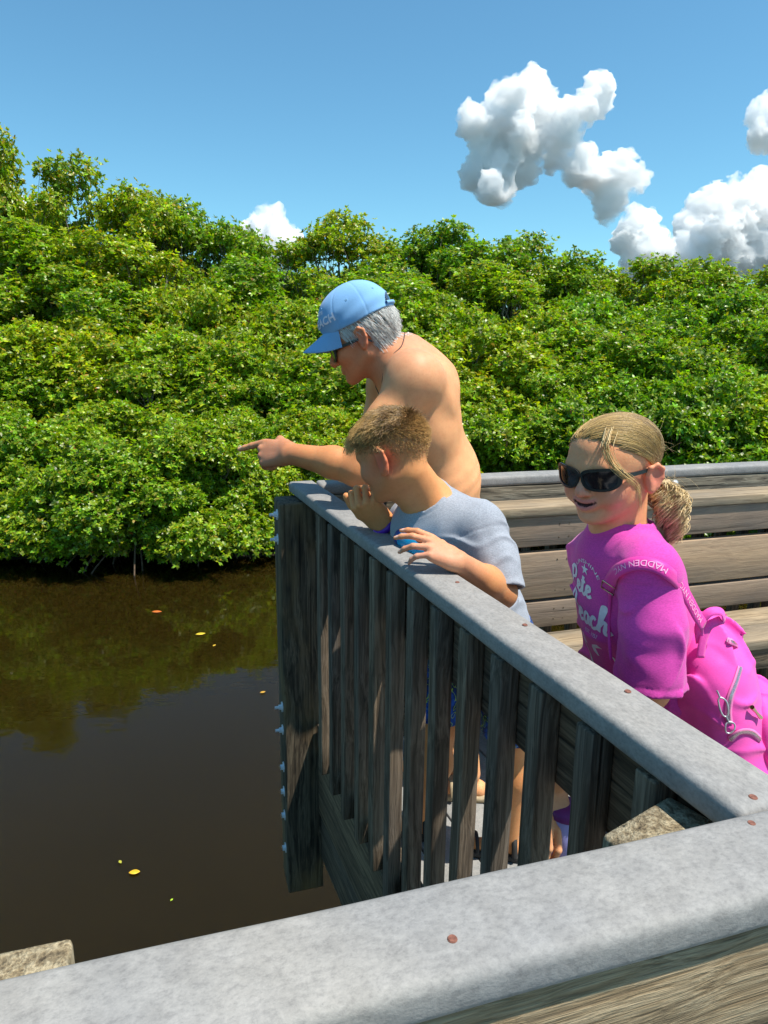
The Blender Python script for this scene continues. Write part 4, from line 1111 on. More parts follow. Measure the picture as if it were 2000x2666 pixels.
pts = V[ii][:, None] + r.normal(0, .0013, (n, 1, 3)) + d0[:, None] * k * Ln + (ford * .15 - BR[:, 2] * 1.0)[None, None] * (k ** 2) * Ln * (.42 + 6.5 * np.clip(lx[:, 0], 0, .08))[:, None, None]
tone = np.clip(.42 + 6.0 * (lx[:, 0] + .01) + .35 * clump[:, 0] / .50 + r.normal(0, .2, n), 0, 1)[:, None]
col = np.array([.20, .105, .032]) * (1 - tone) + np.array([.82, .52, .185]) * tone; col *= r.uniform(.75, 1.2, (n, 1))
o = link('hair', strands(pts, r.uniform(.0004, .0007, n), col), M_HAIR); wput(o, boy)
# T-shirt
M_GREY = cloth('grey_jersey', (.30, .325, .37), .24)
S = Sol()
S.ell(chest, (.112, .140, .15), .05, R=TR); S.ell(chest + up * .07, (.095, .135, .09), .05, R=TR); S.ell((chest + pel) / 2 - frt * .005, (.115, .138, .17), .06, R=TR); S.ell(pel + up * .02, (.125, .145, .13), .06, R=TR)
S.cone(nk - up * .035, shL, .052, .060, .04); S.cone(nk - up * .035, shR, .052, .060, .04)
e1 = shL * .05 + elL * .95; S.chain([shL, shL * .5 + elL * .5 + (.006, 0, .002), e1 + (.006, 0, .002)], [.058, .055, .054], .03)
e2 = shR * .3 + elR * .7; S.chain([shR, e2], [.058, .064], .03)
aL = (elL - shL) / np.linalg.norm(elL - shL); aR = (elR - shR) / np.linalg.norm(elR - shR); hem = pel - up * .10
nax = hb((-.030, 0, -.045)) - nk; nax /= np.linalg.norm(nax)
S.cone(nk - up * .02, nk + nax * .020, .060, .060, .03)
e1_ = np.cross(nax, lat); e1_ /= np.linalg.norm(e1_); e2_ = np.cross(nax, e1_)
for i in range(20):
    a0_, a1_ = 6.2832 * i / 20, 6.2832 * (i + 1) / 20; cr_ = lambda a: nk + nax * .012 + (e1_ * math.cos(a) + e2_ * math.sin(a)) * .0585
    S.cone(cr_(a0_), cr_(a1_), .0070, .0070, .004)
NB = Sol().cone(nk + nax * .016, nk + nax * .12, .0515, .085, .02)
def shirt_b(X, F):
    a = (X - chest) @ up; l = (X - chest) @ lat; fr = (X - chest) @ frt
    d = (X - shL) @ aL; rv = X - shL - d[..., None] * aL; rs = np.linalg.norm(rv, axis=-1); arm = sg((.105 - rs) / .006) * sg((d - .01) / .01)
    F = F + (.0045 * wob3(X, 24, 12) + .0115 * folds(X, .5 * lat + up, .075, 61) + .0085 * folds(X, lat - .5 * up, .06, 62)) * np.clip((.13 - a) / .1, .25, 1) * (1 - arm)
    F = F + .0030 * wob3(X, 60, 14) * (1 - arm)
    F = F + (.0075 * folds(X, aL + .5 * frt, .05, 63) + .002 * wob3(X, 70, 5)) * arm
    F = F + .0018 * np.exp(-((d - .02) / .0026) ** 2) * sg((.10 - rs) / .004)
    F = F + .0016 * np.exp(-((field(NB, X) - .011) / .0024) ** 2)
    sh = np.maximum(F, -(F + .008)); sh = np.maximum(sh, (hem - X) @ up)
    cut = d - np.linalg.norm(elL - shL) * .93 + .32 * (rv @ np.array([-.9, 0, -.4])); sh = np.maximum(sh, -np.maximum(-cut, rs - .12))
    dR = (X - shR) @ aR; rR = np.linalg.norm(X - shR - dR[..., None] * aR, axis=-1); sh = np.maximum(sh, -np.maximum(np.linalg.norm(elR - shR) * .72 - dR, rR - .10))
    return np.maximum(sh, -field(NB, X))
Vs, Qs = mesh_sdf(S, .0034, shirt_b); Vs = smooth_v(Vs, Qs, 1, .4); body_obj('t_shirt', Vs, Qs, M_GREY, boy)
# swim shorts with blue and black print
m, nt, b, out = new_mat('shorts_print'); v = coords(nt, (1, 1, .7))
nz = noise(nt, v, 16, 4, .65, .6); nz2 = noise(nt, v, 30, 2, .5, 1.0)
c = ramp(nt, nz, [(.40, (.002, .006, .016)), (.50, (.004, .03, .15)), (.60, (.01, .11, .55))])
line = ramp(nt, mth(nt, 'ABSOLUTE', mth(nt, 'SUBTRACT', nz2, .5)), [(.006, (1, 1, 1)), (.016, (0, 0, 0))])
c = mixc(nt, c, (.34, .55, .05), line); nt.links.new(c, b.inputs['Base Color']); b.inputs['Roughness'].default_value = .75
S = Sol(); S.ell(pel - up * .02, (.118, .135, .10), .04, R=TR)
for h_, k_ in zip(hipsB, knB): S.chain([h_, h_ * .05 + k_ * .95], [.088, .086], .04)
hz = .425
Vs, Qs = mesh_sdf(S, .005, lambda X, F: np.maximum(np.maximum(np.maximum(F + .004 * wob3(X, 34, 9), -(F + .004 * wob3(X, 34, 9) + .007)), hz + .03 * ((X[..., 0] < .27)) - X[..., 2]), X[..., 2] - .80))
body_obj('swim_shorts', Vs, Qs, m, boy)
M_BLKSH = plain('black_sandal', (.018, .017, .016), .7, vary=.2, sc=80)
for f_ in ftB:
    S = Sol(); S.cone(f_ + (.035, -.004, -.05), f_ + (-.125, .022, -.05), .036, .034, .03)
    Vs, Qs = mesh_sdf(S, .005, lambda X, F: np.maximum(np.maximum(F, X[..., 2] - .020), .002 - X[..., 2])); so = body_obj('sandal', Vs, Qs, M_BLKSH, boy)
    for dx, r_, hh in ((.012, .018, .055), (-.05, .012, .05), (-.095, .012, .034)):
        a = f_ + (dx, -dx * .15, 0); tube_obj('strap', [a + (0, math.cos(t_) * .036, -.036 + math.sin(t_) * hh) for t_ in np.linspace(0, math.pi, 9)], r_ * .5, M_BLKSH, so, 6)
# wristband with a white tag
ax_ = (elR - wrR) / np.linalg.norm(elR - wrR); c_ = wrR - ax_ * .006; e1 = np.cross(ax_, [0, 0, 1.]); e1 /= np.linalg.norm(e1); e2 = np.cross(ax_, e1)
vv, ff = [], []
for i in range(25):
    a = 6.2832 * i / 24; d_ = math.cos(a) * e1 + math.sin(a) * e2
    for q, rr in ((-.0075, .0315), (.0075, .0325), (.0075, .0270), (-.0075, .0270)): vv.append(c_ + d_ * rr + ax_ * q)
for i in range(24):
    for k_ in range(4): ff.append((4 * i + k_, 4 * i + (k_ + 1) % 4, 4 * i + 4 + (k_ + 1) % 4, 4 * i + 4 + k_))
wb = link('wristband', mesh_from(vv, ff), plain('purple_band', (.10, .012, .34), .45)); wput(wb, boy)
tg = link('tag', box_mesh(.016, .012, .003, .001), plain('white_plastic', (.75, .75, .74), .4))
M_ = frame(Vector(e1), Vector(-e2)).to_4x4(); dd = np.array([-.75, -.35, -.45]); dd -= ax_ * (dd @ ax_); dd /= np.linalg.norm(dd)
M_ = frame(Vector(np.cross(dd, ax_)), Vector(dd)).to_4x4(); M_.translation = Vector(c_ + dd * .030); put(tg, M_, wb)
# blue plastic bottle tucked against the rail
m, nt, b, out = new_mat('blue_plastic'); b.inputs['Base Color'].default_value = (.01, .36, .68, 1); b.inputs['Roughness'].default_value = .16; b.inputs['Transmission Weight'].default_value = .35; b.inputs['IOR'].default_value = 1.3
a0, a1 = Pz(1054, 1402, 1.045), Pz(1128, 1446, 1.036); ax_ = (a1 - a0) / np.linalg.norm(a1 - a0)
bo = thing('water_bottle', 'small bright blue plastic bottle held against the rail under the boy', 'bottle', tuple(a1))
e1 = np.cross(ax_, [0, 0, 1.]); e1 /= np.linalg.norm(e1); e2 = np.cross(ax_, e1)
def lathe(name, prof, o0, ax_, mat, parent, seg=24):
    e1 = np.cross(ax_, [0, 0, 1.] if abs(ax_[2]) < .9 else [1., 0, 0]); e1 /= np.linalg.norm(e1); e2 = np.cross(ax_, e1); vv, ff = [], []
    for z, rr in prof:
        for i in range(seg): t_ = 6.2832 * i / seg; vv.append(o0 + ax_ * z + rr * (math.cos(t_) * e1 + math.sin(t_) * e2))
    for j in range(len(prof) - 1):
        for i in range(seg): ff.append((j * seg + i, j * seg + (i + 1) % seg, (j + 1) * seg + (i + 1) % seg, (j + 1) * seg + i))
    o = link(name, mesh_from(vv, ff), mat); return wput(o, parent)
Lb = np.linalg.norm(a1 - a0)
lathe('bottle_body', [(0, .0001), (0, .020), (.004, .024), (Lb * .4, .0245), (Lb * .42, .0235), (Lb * .44, .0245), (Lb * .8, .024), (Lb * .95, .014), (Lb, .011), (Lb, .0001)], a0, ax_, m, bo)
lathe('bottle_cap', [(-.016, .0001), (-.016, .0215), (-.001, .0220), (-.001, .0001)], a0, ax_, plain('navy_lid', (.01, .05, .25), .35), bo)

# ------------------------------------------------------------------ the girl in the magenta shirt
SK_G = (.74, .34, .165)
GF = np.array([-.80, -.60, -.10]); GR = rotf(GF, (-.02, .04, 1)); GS = np.array([.885, .885, .765])
GT = P(1696, 1252, 1.165) - GR @ (np.array([-.010, .078, -.026]) * GS)
hg = lambda a: GR @ (np.asarray(a, float) * GS) + GT
B = Sol().at(GR, GT, GS); face(B, 'g', .004, 1.05, -.014); B.at()
nk = P(1614, 1402, 1.23); g2 = np.array([-.96, -.28, 0]); g2 /= np.linalg.norm(g2); lf = np.array([-g2[1], g2[0], 0]); lf = np.cross([0, 0, 1.], g2); upv = np.array([0, 0, 1.])
TR = np.stack([g2, lf, upv], 1)
chest = P(1640, 1555, 1.235); pel = chest + np.array([.06, .03, -.30])
shL = P(1690, 1486, 1.12); shR = P(1556, 1452, 1.335)
B.cone(hg((-.028, 0, -.050)), nk, .044, .046, .025); B.cone(hg((.0, 0, -.07)), nk + g2 * .02, .032, .038, .03)
B.ell(chest, (.075, .108, .125), .04, R=TR); B.ell((chest + pel) / 2, (.078, .098, .15), .05, R=TR); B.ell(pel, (.095, .112, .10), .05, R=TR)
B.cone(nk - upv * .022, shL - upv * .006, .034, .038, .03); B.cone(nk - upv * .022, shR - upv * .006, .034, .038, .03)
elL = P(1684, 1790, 1.085); wrL = Pz(1437, 2045, .70)
cupc = np.array([.345, 1.105, .0])
B.chain([shL - upv * .006, elL], [.038, .034], .03)
B.chain([elL, elL * .6 + wrL * .4, wrL], [.036, .033, .022], .02)
GH = hand(B, wrL, Pz(1452, 2125, .655) - wrL, (.30, -.85, .35), -1, [(.25, .5, .4), (.3, .55, .45), (.35, .6, .5), (.4, .6, .5)], thumb=((.85, .1, -.35), (.95, -.25, -.2)), s=.80)
elR = shR + np.array([.055, .02, -.235]); wrR = elR + np.array([.0, .03, -.19])
B.chain([shR, elR], [.044, .036], .03); B.chain([elR, wrR], [.036, .022], .02)
hand(B, wrR, (-.3, 0, -.95), (-.2, .9, 0), -1, [(.3, .4, .3)] * 4, s=.80)
ftG = [np.array([pel[0] + .02, pel[1] - .08, .06]), np.array([pel[0] - .02, pel[1] + .10, .06])]; hpG = [pel + lf * .06 - upv * .03, pel - lf * .06 - upv * .03]
for h_, f_ in zip(hpG, ftG):
    k_ = (h_ + f_) / 2 + g2 * .02; B.chain([h_, k_, f_], [.075, .046, .032], .04); B.cone(f_ + (.02, 0, -.03), f_ + g2 * .12 + (0, 0, -.035), .027, .022, .02)
V, Q = mesh_sdf(B, .0027); V = smooth_v(V, Q, 1, .35)
girl = thing('person', 'smiling girl with ponytail, black sunglasses and magenta shirt beside the picket railing', 'person', (pel[0], pel[1], 0))
L_ = (V - GT) @ GR / GS; N = vnormals(V, Q)
pk = (.66, .24, .17)
C = paint(V, SK_G, [(hg((.07, .045, -.035)), .035, pk, .85), (hg((.07, -.045, -.035)), .035, pk, .85), (hg((.108, 0, -.036)), .017, (.66, .25, .18), .8), (hg((-.012, .09, -.022)), .03, (.68, .20, .14), .85), (hg((.08, 0, -.1)), .022, (.64, .29, .2), .7)])
# lips and teeth
yy, zz, xx = L_[:, 1], L_[:, 2], L_[:, 0]
mzl = -.062 + 8.0 * yy * yy
upl = np.abs(zz - (mzl + .0032)) < .0052; lol = np.abs(zz - (mzl - .0125 + 11 * yy * yy)) < .0066
lip = (upl | lol | ((zz < mzl + .006) & (zz > mzl - .018))) * np.clip(1 - (np.abs(yy) / .0305) ** 6, 0, 1) * (xx > .064) * (zz < mzl + .0078) * (zz > mzl - .0185 + 11 * yy * yy)
C = C * (1 - lip[:, None] * .9) + np.array([.64, .20, .18]) * lip[:, None] * .9
gap = (np.abs(yy) < .0265) & (np.abs(zz - (mzl - .0052 + 5 * yy * yy)) < .0036 - 2.2 * yy * yy) & (xx > .064)
C[gap] = (.055, .010, .010)
for tp in GH: C = C + (np.array([.78, .52, .42]) - C) * (.8 * np.exp(-(np.linalg.norm(V - tp[1], axis=1) / .0042) ** 2))[:, None]
# hair parting zone painted as scalp under the strands
hairz = (L_[:, 2] > .060 - .55 * np.clip(.062 - L_[:, 0], 0, .2) * 1.0) & (L_[:, 0] < .075 - 1.1 * np.clip(.075 - L_[:, 2], -.03, .05)) & (np.linalg.norm(L_, axis=1) < .16) & (L_[:, 2] > -.07)
hairz &= ~((np.abs(L_[:, 1]) > .058) & (L_[:, 2] < .028) & (L_[:, 0] > -.042))
hairz &= ~((L_[:, 2] < -.045) & (L_[:, 0] > -.05))
C[hairz] = C[hairz] * .25 + np.array([.30, .20, .10]) * .75
body_obj('body', V, Q, M_SKIN, girl, C)
# teeth just inside the lips
th = []
for i in range(7):
    y0 = -.0165 + i * .0055; th.append(y0)
S = Sol().at(GR, GT, GS)
for y0 in th: S.ell((.0905 - 12 * y0 * y0, y0, -.0655 + 8 * y0 * y0), (.0025, .0026, .0030), .0006)
Vt, Qt = mesh_sdf(S, .0010, None, .008); body_obj('teeth', Vt, Qt, plain('teeth', (.72, .66, .56), .25), girl)
# scalp hair drawn back to the tie
r = np.random.RandomState(3); tie = hg((-.085, .052, -.050))
sel = np.where(hairz)[0]; n = 8500; ii = r.choice(sel, n); root = V[ii] + r.normal(0, .0012, (n, 3)); nn = N[ii]
bvG = bvh_of(V, Q); K = 8; pts = np.zeros((n, K, 3)); pts[:, 0] = root
cur = root.copy(); cn = nn.copy(); stepL = np.minimum(np.linalg.norm(tie - root, axis=1), r.uniform(.04, .10, n)) / (K - 1)
hc = hg((-.014, 0, .036)); rl = (root - GT) @ GR / GS
for q in range(1, K):
    d_ = tie - cur; d_ -= cn * np.sum(d_ * cn, axis=1)[:, None]; d_ /= np.linalg.norm(d_, axis=1)[:, None] + 1e-9
    d_ = d_ + GR[:, 2] * (.18 * (1 - q / K)); cur = cur + d_ * stepL[:, None]
    for j in range(n):
        h = bvG.find_nearest(Vector(cur[j])); 
        cur[j] = np.array(h[0]) + np.array(h[1]) * (.0016 + .0016 * ((j * 7919) % 97) / 97); cn[j] = h[1]
    pts[:, q] = cur
lt = np.array([.70, .46, .165]); dkc = np.array([.19, .115, .045])
t_ = np.clip(.36 + .35 * wob3(rl, 60, 2) + r.normal(0, .28, n) + 4 * (rl[:, 0] - .02), 0, 1)[:, None]
col = dkc * (1 - t_) + lt * t_
o = link('hair', strands(pts, r.uniform(.0004, .0007, n), col), M_HAIR); wput(o, girl)
# ponytail: loose curls hanging from the tie
n = 900; K = 22; k = np.linspace(0, 1, K)
Lp = r.uniform(.05, .115, n); ph = r.rand(n) * 6.28; frq = r.uniform(1.8, 3.0, n); amp = r.uniform(.004, .013, n); grp = r.randint(0, 26, n); gph = r.rand(26) * 6.28; goff = r.normal(0, 1, (26, 3))
ax_ = np.array([.14, -.08, -.98]); ax_ /= np.linalg.norm(ax_); e1 = np.cross(ax_, [0, 1., 0]); e1 /= np.linalg.norm(e1); e2 = np.cross(ax_, e1)
goff = goff @ np.stack([e1, e2, ax_ * .3]); pts = np.zeros((n, K, 3))
for j in range(n):
    w_ = np.sin(np.pi * np.clip(k * .9 + .05, 0, 1)) ** .6; a = gph[grp[j]] + frq[grp[j]] * 6.28 * k * .8 + r.normal(0, .25)
    A_ = .007 + amp[j] * .4
    c0 = tie + ax_ * (k * Lp[j])[:, None] + np.array([.0, -.0, 0]) + (goff[grp[j]] * .0105 + r.normal(0, .0028, 3))[None] * w_[:, None]
    pts[j] = c0 + (A_ * np.minimum(1, k * 4))[:, None] * (np.cos(a)[:, None] * e1 + np.sin(a)[:, None] * e2) + np.array([.014, -.004, 0]) * (np.sin(k * 2.2))[:, None]
t_ = np.clip(r.normal(.55, .25, n), 0, 1)[:, None]; col = np.array([.36, .22, .07]) * (1 - t_) + np.array([.80, .62, .33]) * t_
o = link('ponytail', strands(pts, r.uniform(.0007, .0012, n), col), M_HAIR); wput(o, girl)
# loose lock across the temple, flyaways
n = 46; K = 14; base = bez([hg((.056, .034, .096)), hg((.086, .047, .070)), hg((.091, .062, .035)), hg((.076, .077, .006)), hg((.050, .086, -.022)), hg((.036, .084, -.060)), hg((.032, .078, -.095))], K)
pts = base[None] + r.normal(0, .0046, (n, 1, 3)) * np.linspace(1, .5, K)[None, :, None] + r.normal(0, .0006, (n, K, 3)).cumsum(1) * .8
cut = r.randint(8, 15, n)
for j in range(n): pts[j] = bez(pts[j][:max(4, cut[j])], K)
col = np.array([.70, .50, .22]) * r.uniform(.7, 1.2, (n, 1))
n2 = 120; sel = np.where(hairz)[0]; ii = r.choice(sel, n2); K2 = K; kk = np.linspace(0, 1, K2)[None, :, None]
d_ = N[ii] * .7 + (tie - V[ii]) * 6 + r.normal(0, .5, (n2, 3)); d_ /= np.linalg.norm(d_, axis=1)[:, None]
fl = V[ii][:, None] + d_[:, None] * kk * r.uniform(.012, .035, (n2, 1, 1)) + r.normal(0, .012, (n2, 1, 3)) * kk ** 2
n3 = 70; st_ = tie + r.normal(0, .012, (n3, 3)); d3 = r.normal(0, 1, (n3, 3)) + np.array([.6, -.2, -.6]); d3 /= np.linalg.norm(d3, axis=1)[:, None]
fl2 = st_[:, None] + d3[:, None] * kk * r.uniform(.02, .05, (n3, 1, 1)) + np.array([0, 0, -.03]) * kk ** 2
pts = np.vstack([pts, fl, fl2]); col = np.vstack([col, np.tile([.70, .52, .26], (n2 + n3, 1))])
rad = np.r_[r.uniform(.0004, .0007, n), np.full(n2 + n3, .00022)]
o = link('loose_lock', strands(pts, rad, col), M_HAIR); wput(o, girl)
tube_obj('hair_tie', [tie + .012 * (math.cos(a) * e1 + math.sin(a) * e2) for a in np.linspace(0, 6.2832, 17)], .004, plain('hair_tie', (.5, .36, .2), .8), girl, 6)
sunglasses(GR, GT, GS, 'matte black sunglasses on the smiling girl', 1.15, .106, -.006)

# ---- shirt
M_MAG = cloth('magenta_jersey', (.62, .060, .36), .18, .0007)
S = Sol()
S.ell(chest + (0, 0, .0), (.090, .112, .13), .05, R=TR); S.ell(nk - upv * .06 - g2 * .012, (.068, .100, .052), .05, R=TR); S.ell((chest + pel) / 2 - g2 * .012, (.088, .112, .19), .06, R=TR); S.ell(pel - upv * .02 - g2 * .01, (.100, .122, .17), .06, R=TR)
S.cone(nk - upv * .016, shL + upv * .002, .050, .053, .04); S.cone(nk - upv * .016, shR + upv * .002, .050, .053, .04)
slv = elL + np.array([.004, -.006, -.012]); S.chain([shL - upv * .002, (shL + elL) / 2 + (.004, -.010, .01), slv], [.048, .053, .060], .014)
slr = elR * .9 + shR * .1; S.chain([shR - upv * .004, slr], [.050, .056], .03)
aL = (elL - shL) / np.linalg.norm(elL - shL); aR = (elR - shR) / np.linalg.norm(elR - shR)
S.cone(nk - upv * .02, nk + upv * .016, .056, .053, .03)
for i in range(20):
    a0_, a1_ = 6.2832 * i / 20, 6.2832 * (i + 1) / 20; cr_ = lambda a: nk + upv * .014 + (g2 * math.cos(a) + lf * math.sin(a)) * .0535 - upv * .012 * math.cos(a)
    S.cone(cr_(a0_), cr_(a1_), .0068, .0068, .004)
ncut = Sol().cone(nk + upv * .020 + g2 * .003, nk + upv * .11 - g2 * .01, .0470, .075, .02)
def shirt_g(X, F):
    d = (X - shL) @ aL; rv = X - shL - d[..., None] * aL; rs = np.linalg.norm(rv, axis=-1); q = (X - chest) @ TR
    arm = sg((.088 - rs) / .005) * sg((d - .01) / .012); ang = np.arctan2(rv @ lf, rv @ g2)
    F = F + (.0110 * folds(X, g2 + .35 * upv + .3 * lf, .042, 71) * np.clip(d / .07, .15, 1) + .0015 * np.sin(ang * 5 + 16 * d) * np.clip(d / .1, 0, 1) + .0014 * wob3(X, 90, 8)) * arm
    fn = field(ncut, X); nb_ = sg((fn - .035) / .008)
    F = F + nb_ * (.0040 * wob3(X, 24, 21) + .0125 * folds(X, upv - .8 * g2, .07, 72) * sg((.06 - q[..., 2]) / .03) + .0012 * wob3(X, 90, 9) + .0030 * np.sin(58 * (q[..., 2] * .8 - q[..., 0] * .9 + .3 * q[..., 1]) + 2 * wob3(X, 10, 6)) * np.exp(-((q[..., 0] - .06) / .07) ** 2) * sg((.03 - q[..., 2]) / .02)) * (1 - arm)
    F = F + .0016 * np.exp(-((fn - .0135) / .0024) ** 2)
    F = F + .0018 * np.exp(-((d - .018) / .0026) ** 2) * sg((.080 - rs) / .004)
    F = F + .0016 * np.exp(-((d - np.linalg.norm(elL - shL) * .93) / .002) ** 2) * arm
    sh = np.maximum(F, -(F + .008)); sh = np.maximum(sh, (pel[2] - .15) - X[..., 2])
    eL = np.linalg.norm(elL - shL); sh = np.maximum(sh, -np.maximum(eL - d, rs - .095))
    dR = (X - shR) @ aR; rR = np.linalg.norm(X - shR - dR[..., None] * aR, axis=-1); sh = np.maximum(sh, -np.maximum(np.linalg.norm(elR - shR) * .9 - dR, rR - .10))
    return np.maximum(sh, -fn)
Vs, Qs = mesh_sdf(S, .0032, shirt_g); Vs = smooth_v(Vs, Qs, 1, .4); sh_o = body_obj('shirt', Vs, Qs, M_MAG, girl); bvS = bvh_of(Vs, Qs); GSV = Vs
S = Sol(); S.ell(pel - upv * .03, (.118, .132, .10), .04, R=TR)
for h_, f_ in zip(hpG, ftG): S.chain([h_, h_ * .6 + f_ * .4], [.088, .086], .04)
Vs, Qs = mesh_sdf(S, .006, lambda X, F: np.maximum(np.maximum(F, -(F + .006)), pel[2] - .26 - X[..., 2])); body_obj('shorts', Vs, Qs, cloth('navy_shorts', (.03, .035, .07)), girl)
for f_ in ftG:
    S = Sol(); S.cone(f_ - g2 * .03 + (0, 0, -.03), f_ + g2 * .13 + (0, 0, -.032), .036, .034, .03)
    Vs, Qs = mesh_sdf(S, .005, lambda X, F: np.maximum(np.maximum(F, X[..., 2] - .055), .002 - X[..., 2])); body_obj('shoe', Vs, Qs, plain('pink_shoe', (.6, .2, .4), .7), girl)
# white print on the chest: laid on the cloth along the view of someone facing her
def chest_print(name, polys, org, xd, yd, mat=M_WHITEINK):
    """polys: list of (verts2d, tris); org point in front of the chest, xd/yd in-plane axes (metres)"""
    nrm = np.cross(xd, yd); nrm /= np.linalg.norm(nrm); vv, ff = [], []
    for V2, T in polys:
        o0 = len(vv); ok = []
        for x, y in V2:
            p = org + x * xd + y * yd; h = bvS.ray_cast(Vector(p + nrm * .2), Vector(-nrm)); good = h[0] is not None and (Vector(h[0]) - Vector(p + nrm * .2)).length < .5
            vv.append(np.array(h[0]) + np.array(h[1]) * .0011 if good else p); ok.append(good)
        ff += [(o0 + a, o0 + b_, o0 + c_) for a, b_, c_ in T if ok[a] and ok[b_] and ok[c_]]
    o = link(name, mesh_from(vv, ff, False), mat); wput(o, sh_o); return o
def stroke(pts, w):
    """pen stroke ribbon along a smooth curve"""
    c = bez(np.array([(x, y, 0) for x, y in pts]), max(8, 6 * len(pts)))[:, :2]; t = np.gradient(c, axis=0); t /= np.linalg.norm(t, axis=1)[:, None] + 1e-9; nn = np.stack([-t[:, 1], t[:, 0]], 1)
    ww = w * (.8 + .35 * np.abs(t[:, 1]))[:, None]; V2 = np.vstack([c + nn * ww, c - nn * ww]); m_ = len(c); T = []
    for i in range(m_ - 1): T += [(i, i + 1, m_ + i), (i + 1, m_ + i + 1, m_ + i)]
    return V2, T
def script(word, x0, y0, s, w):
    G = {'B': ([[(.15, 0), (.22, .5), (.3, 1.0)], [(.1, .9), (.35, 1.05), (.58, .9), (.5, .62), (.28, .55), (.6, .45), (.62, .15), (.35, -.02), (.12, .05)]], .75),
         'P': ([[(.12, 0), (.2, .5), (.28, 1.0)], [(.08, .85), (.35, 1.05), (.6, .9), (.52, .6), (.25, .5)]], .65),
         'e': ([[(-.08, .05), (.1, .22), (.3, .33), (.28, .48), (.12, .47), (.05, .2), (.18, .0), (.42, .1)]], .45),
         'a': ([[(.38, .42), (.2, .48), (.05, .25), (.12, .02), (.3, .12), (.4, .42), (.38, .1), (.5, .05)]], .5),
         'c': ([[(.32, .4), (.18, .48), (.05, .25), (.14, .01), (.4, .1)]], .42),
         'h': ([[(-.02, .05), (.2, .6), (.3, 1.0), (.18, 1.02), (.1, .5), (.08, .0)], [(.1, .25), (.25, .46), (.36, .38), (.34, .08), (.44, .0), (.62, .14)]], .6),
         't': ([[(-.05, .05), (.1, .4), (.2, .85)], [(.18, .7), (.12, .15), (.22, .0), (.38, .1)], [(.02, .58), (.34, .62)]], .38)}
    out_ = []; x = x0
    for ch in word:
        ss, adv = G[ch]
        for st in ss: out_.append(stroke([(x + px * s + py * s * .18, y0 + py * s) for px, py in st], w))
        x += adv * s
    return out_
org = chest + g2 * .12 + np.array([0, 0, -.02]); xd = np.array([.35, -.94, 0.0]); xd /= np.linalg.norm(xd); yd = np.array([0, 0, 1.])
polys = script('Beach', -.085, -.030, .052, .0036) + script('Pete', -.070, .030, .045, .0034)
Va, Ta = text_verts('SUNSHINE'); wd = Va[:, 0].max()
arc = [((.040 + y * .010) * math.sin((x / wd - .5) * 2.2), .075 + (.040 + y * .010) * math.cos((x / wd - .5) * 2.2) - .02) for x, y in Va]; polys.append((np.array(arc), Ta))
star = [(0.012 * (1 if i % 2 == 0 else .38) * math.sin(i * math.pi / 5), .083 + .012 * (1 if i % 2 == 0 else .38) * math.cos(i * math.pi / 5)) for i in range(10)]
polys.append((np.array([(0, .083)] + star), [(0, 1 + i, 1 + (i + 1) % 10) for i in range(10)]))
Ve, Te = text_verts('EST. 1957'); polys.append((Ve * .011 + np.array([-.02, -.048]), Te))
oar = [(-.055, -.066), (-.04, -.058), (.02, -.064), (.048, -.078), (.052, -.090), (.01, -.088), (-.035, -.078)]
polys.append((np.array([np.mean(oar, 0)] + [tuple(p) for p in oar]), [(0, 1 + i, 1 + (i + 1) % 7) for i in range(7)]))
polys.append(stroke([(-.06, -.060), (-.045, -.085), (-.02, -.115), (.0, -.14)], .004))
chest_print('shirt_lettering', polys, org, xd, yd)

# ---- lavender tumbler in her hand
cc = Pz(1470, 2128, .640); cc = cc + np.array([.0, -.012, -.012])
cu = thing('tumbler', 'lavender drinking cup with pink dots in the girl\'s lowered hand', 'cup', (cc[0], cc[1], cc[2] - .06))
M_LAV = plain('lavender_plastic', (.40, .38, .78), .4, vary=.05); zx = np.array([0, 0, 1.])
lathe('cup_body', [(-.062, .0001), (-.062, .024), (-.058, .0262), (.030, .0325), (.032, .031), (.032, .0001)], cc, zx, M_LAV, cu)
lathe('cup_lid', [(.030, .0345), (.040, .0345), (.044, .031), (.044, .0001)], cc, zx, plain('plum_lid', (.16, .02, .16), .4), cu)
M_PD = plain('pink_print', (.75, .12, .40), .5)
for i in range(9):
    a = 6.2832 * i / 9; c_ = cc + np.array([math.cos(a) * .0268, math.sin(a) * .0268, -.052]); d_ = np.array([math.cos(a), math.sin(a), 0])
    lathe('printed_dot', [(0, .0055), (.0009, .0050), (.0009, .0001)], c_, d_, M_PD, cu, 10)

# ------------------------------------------------------------------ pink backpack
M_PINK = cloth('pink_nylon', (.86, .085, .44), .08, .0006, rough=.6, sheen=.2)
M_STRAP = cloth('strap_webbing', (.72, .05, .34), .08, .0004, rough=.4, sheen=.1)
M_ZIP = plain('silver_zip', (.70, .68, .64), .25, .9, vary=.5, sc=900)
M_TAPE = plain('zip_tape', (.80, .20, .46), .7)
bk0 = P(1838, 1660, 1.20); bk1 = P(1905, 2060, 1.20); axb = bk0 - bk1; axb /= np.linalg.norm(axb)
bf_ = np.array([.93, -.30, .12]); bf_ -= axb * (bf_ @ axb); bf_ /= np.linalg.norm(bf_); bl_ = np.cross(axb, bf_); BKR = np.stack([bf_, bl_, axb], 1)     # out of the back, across, up
bp = thing('backpack', 'bright pink nylon backpack hanging on the girl\'s back', 'backpack', tuple(bk1 - axb * .1))
mid = (bk0 + bk1) / 2
S = Sol().at(BKR, mid, 1.0)
S.ell((.0, 0, .0), (.078, .122, .19), .04); S.ell((-.01, 0, .09), (.062, .098, .11), .05); S.ell((.0, 0, -.10), (.095, .132, .11), .05)
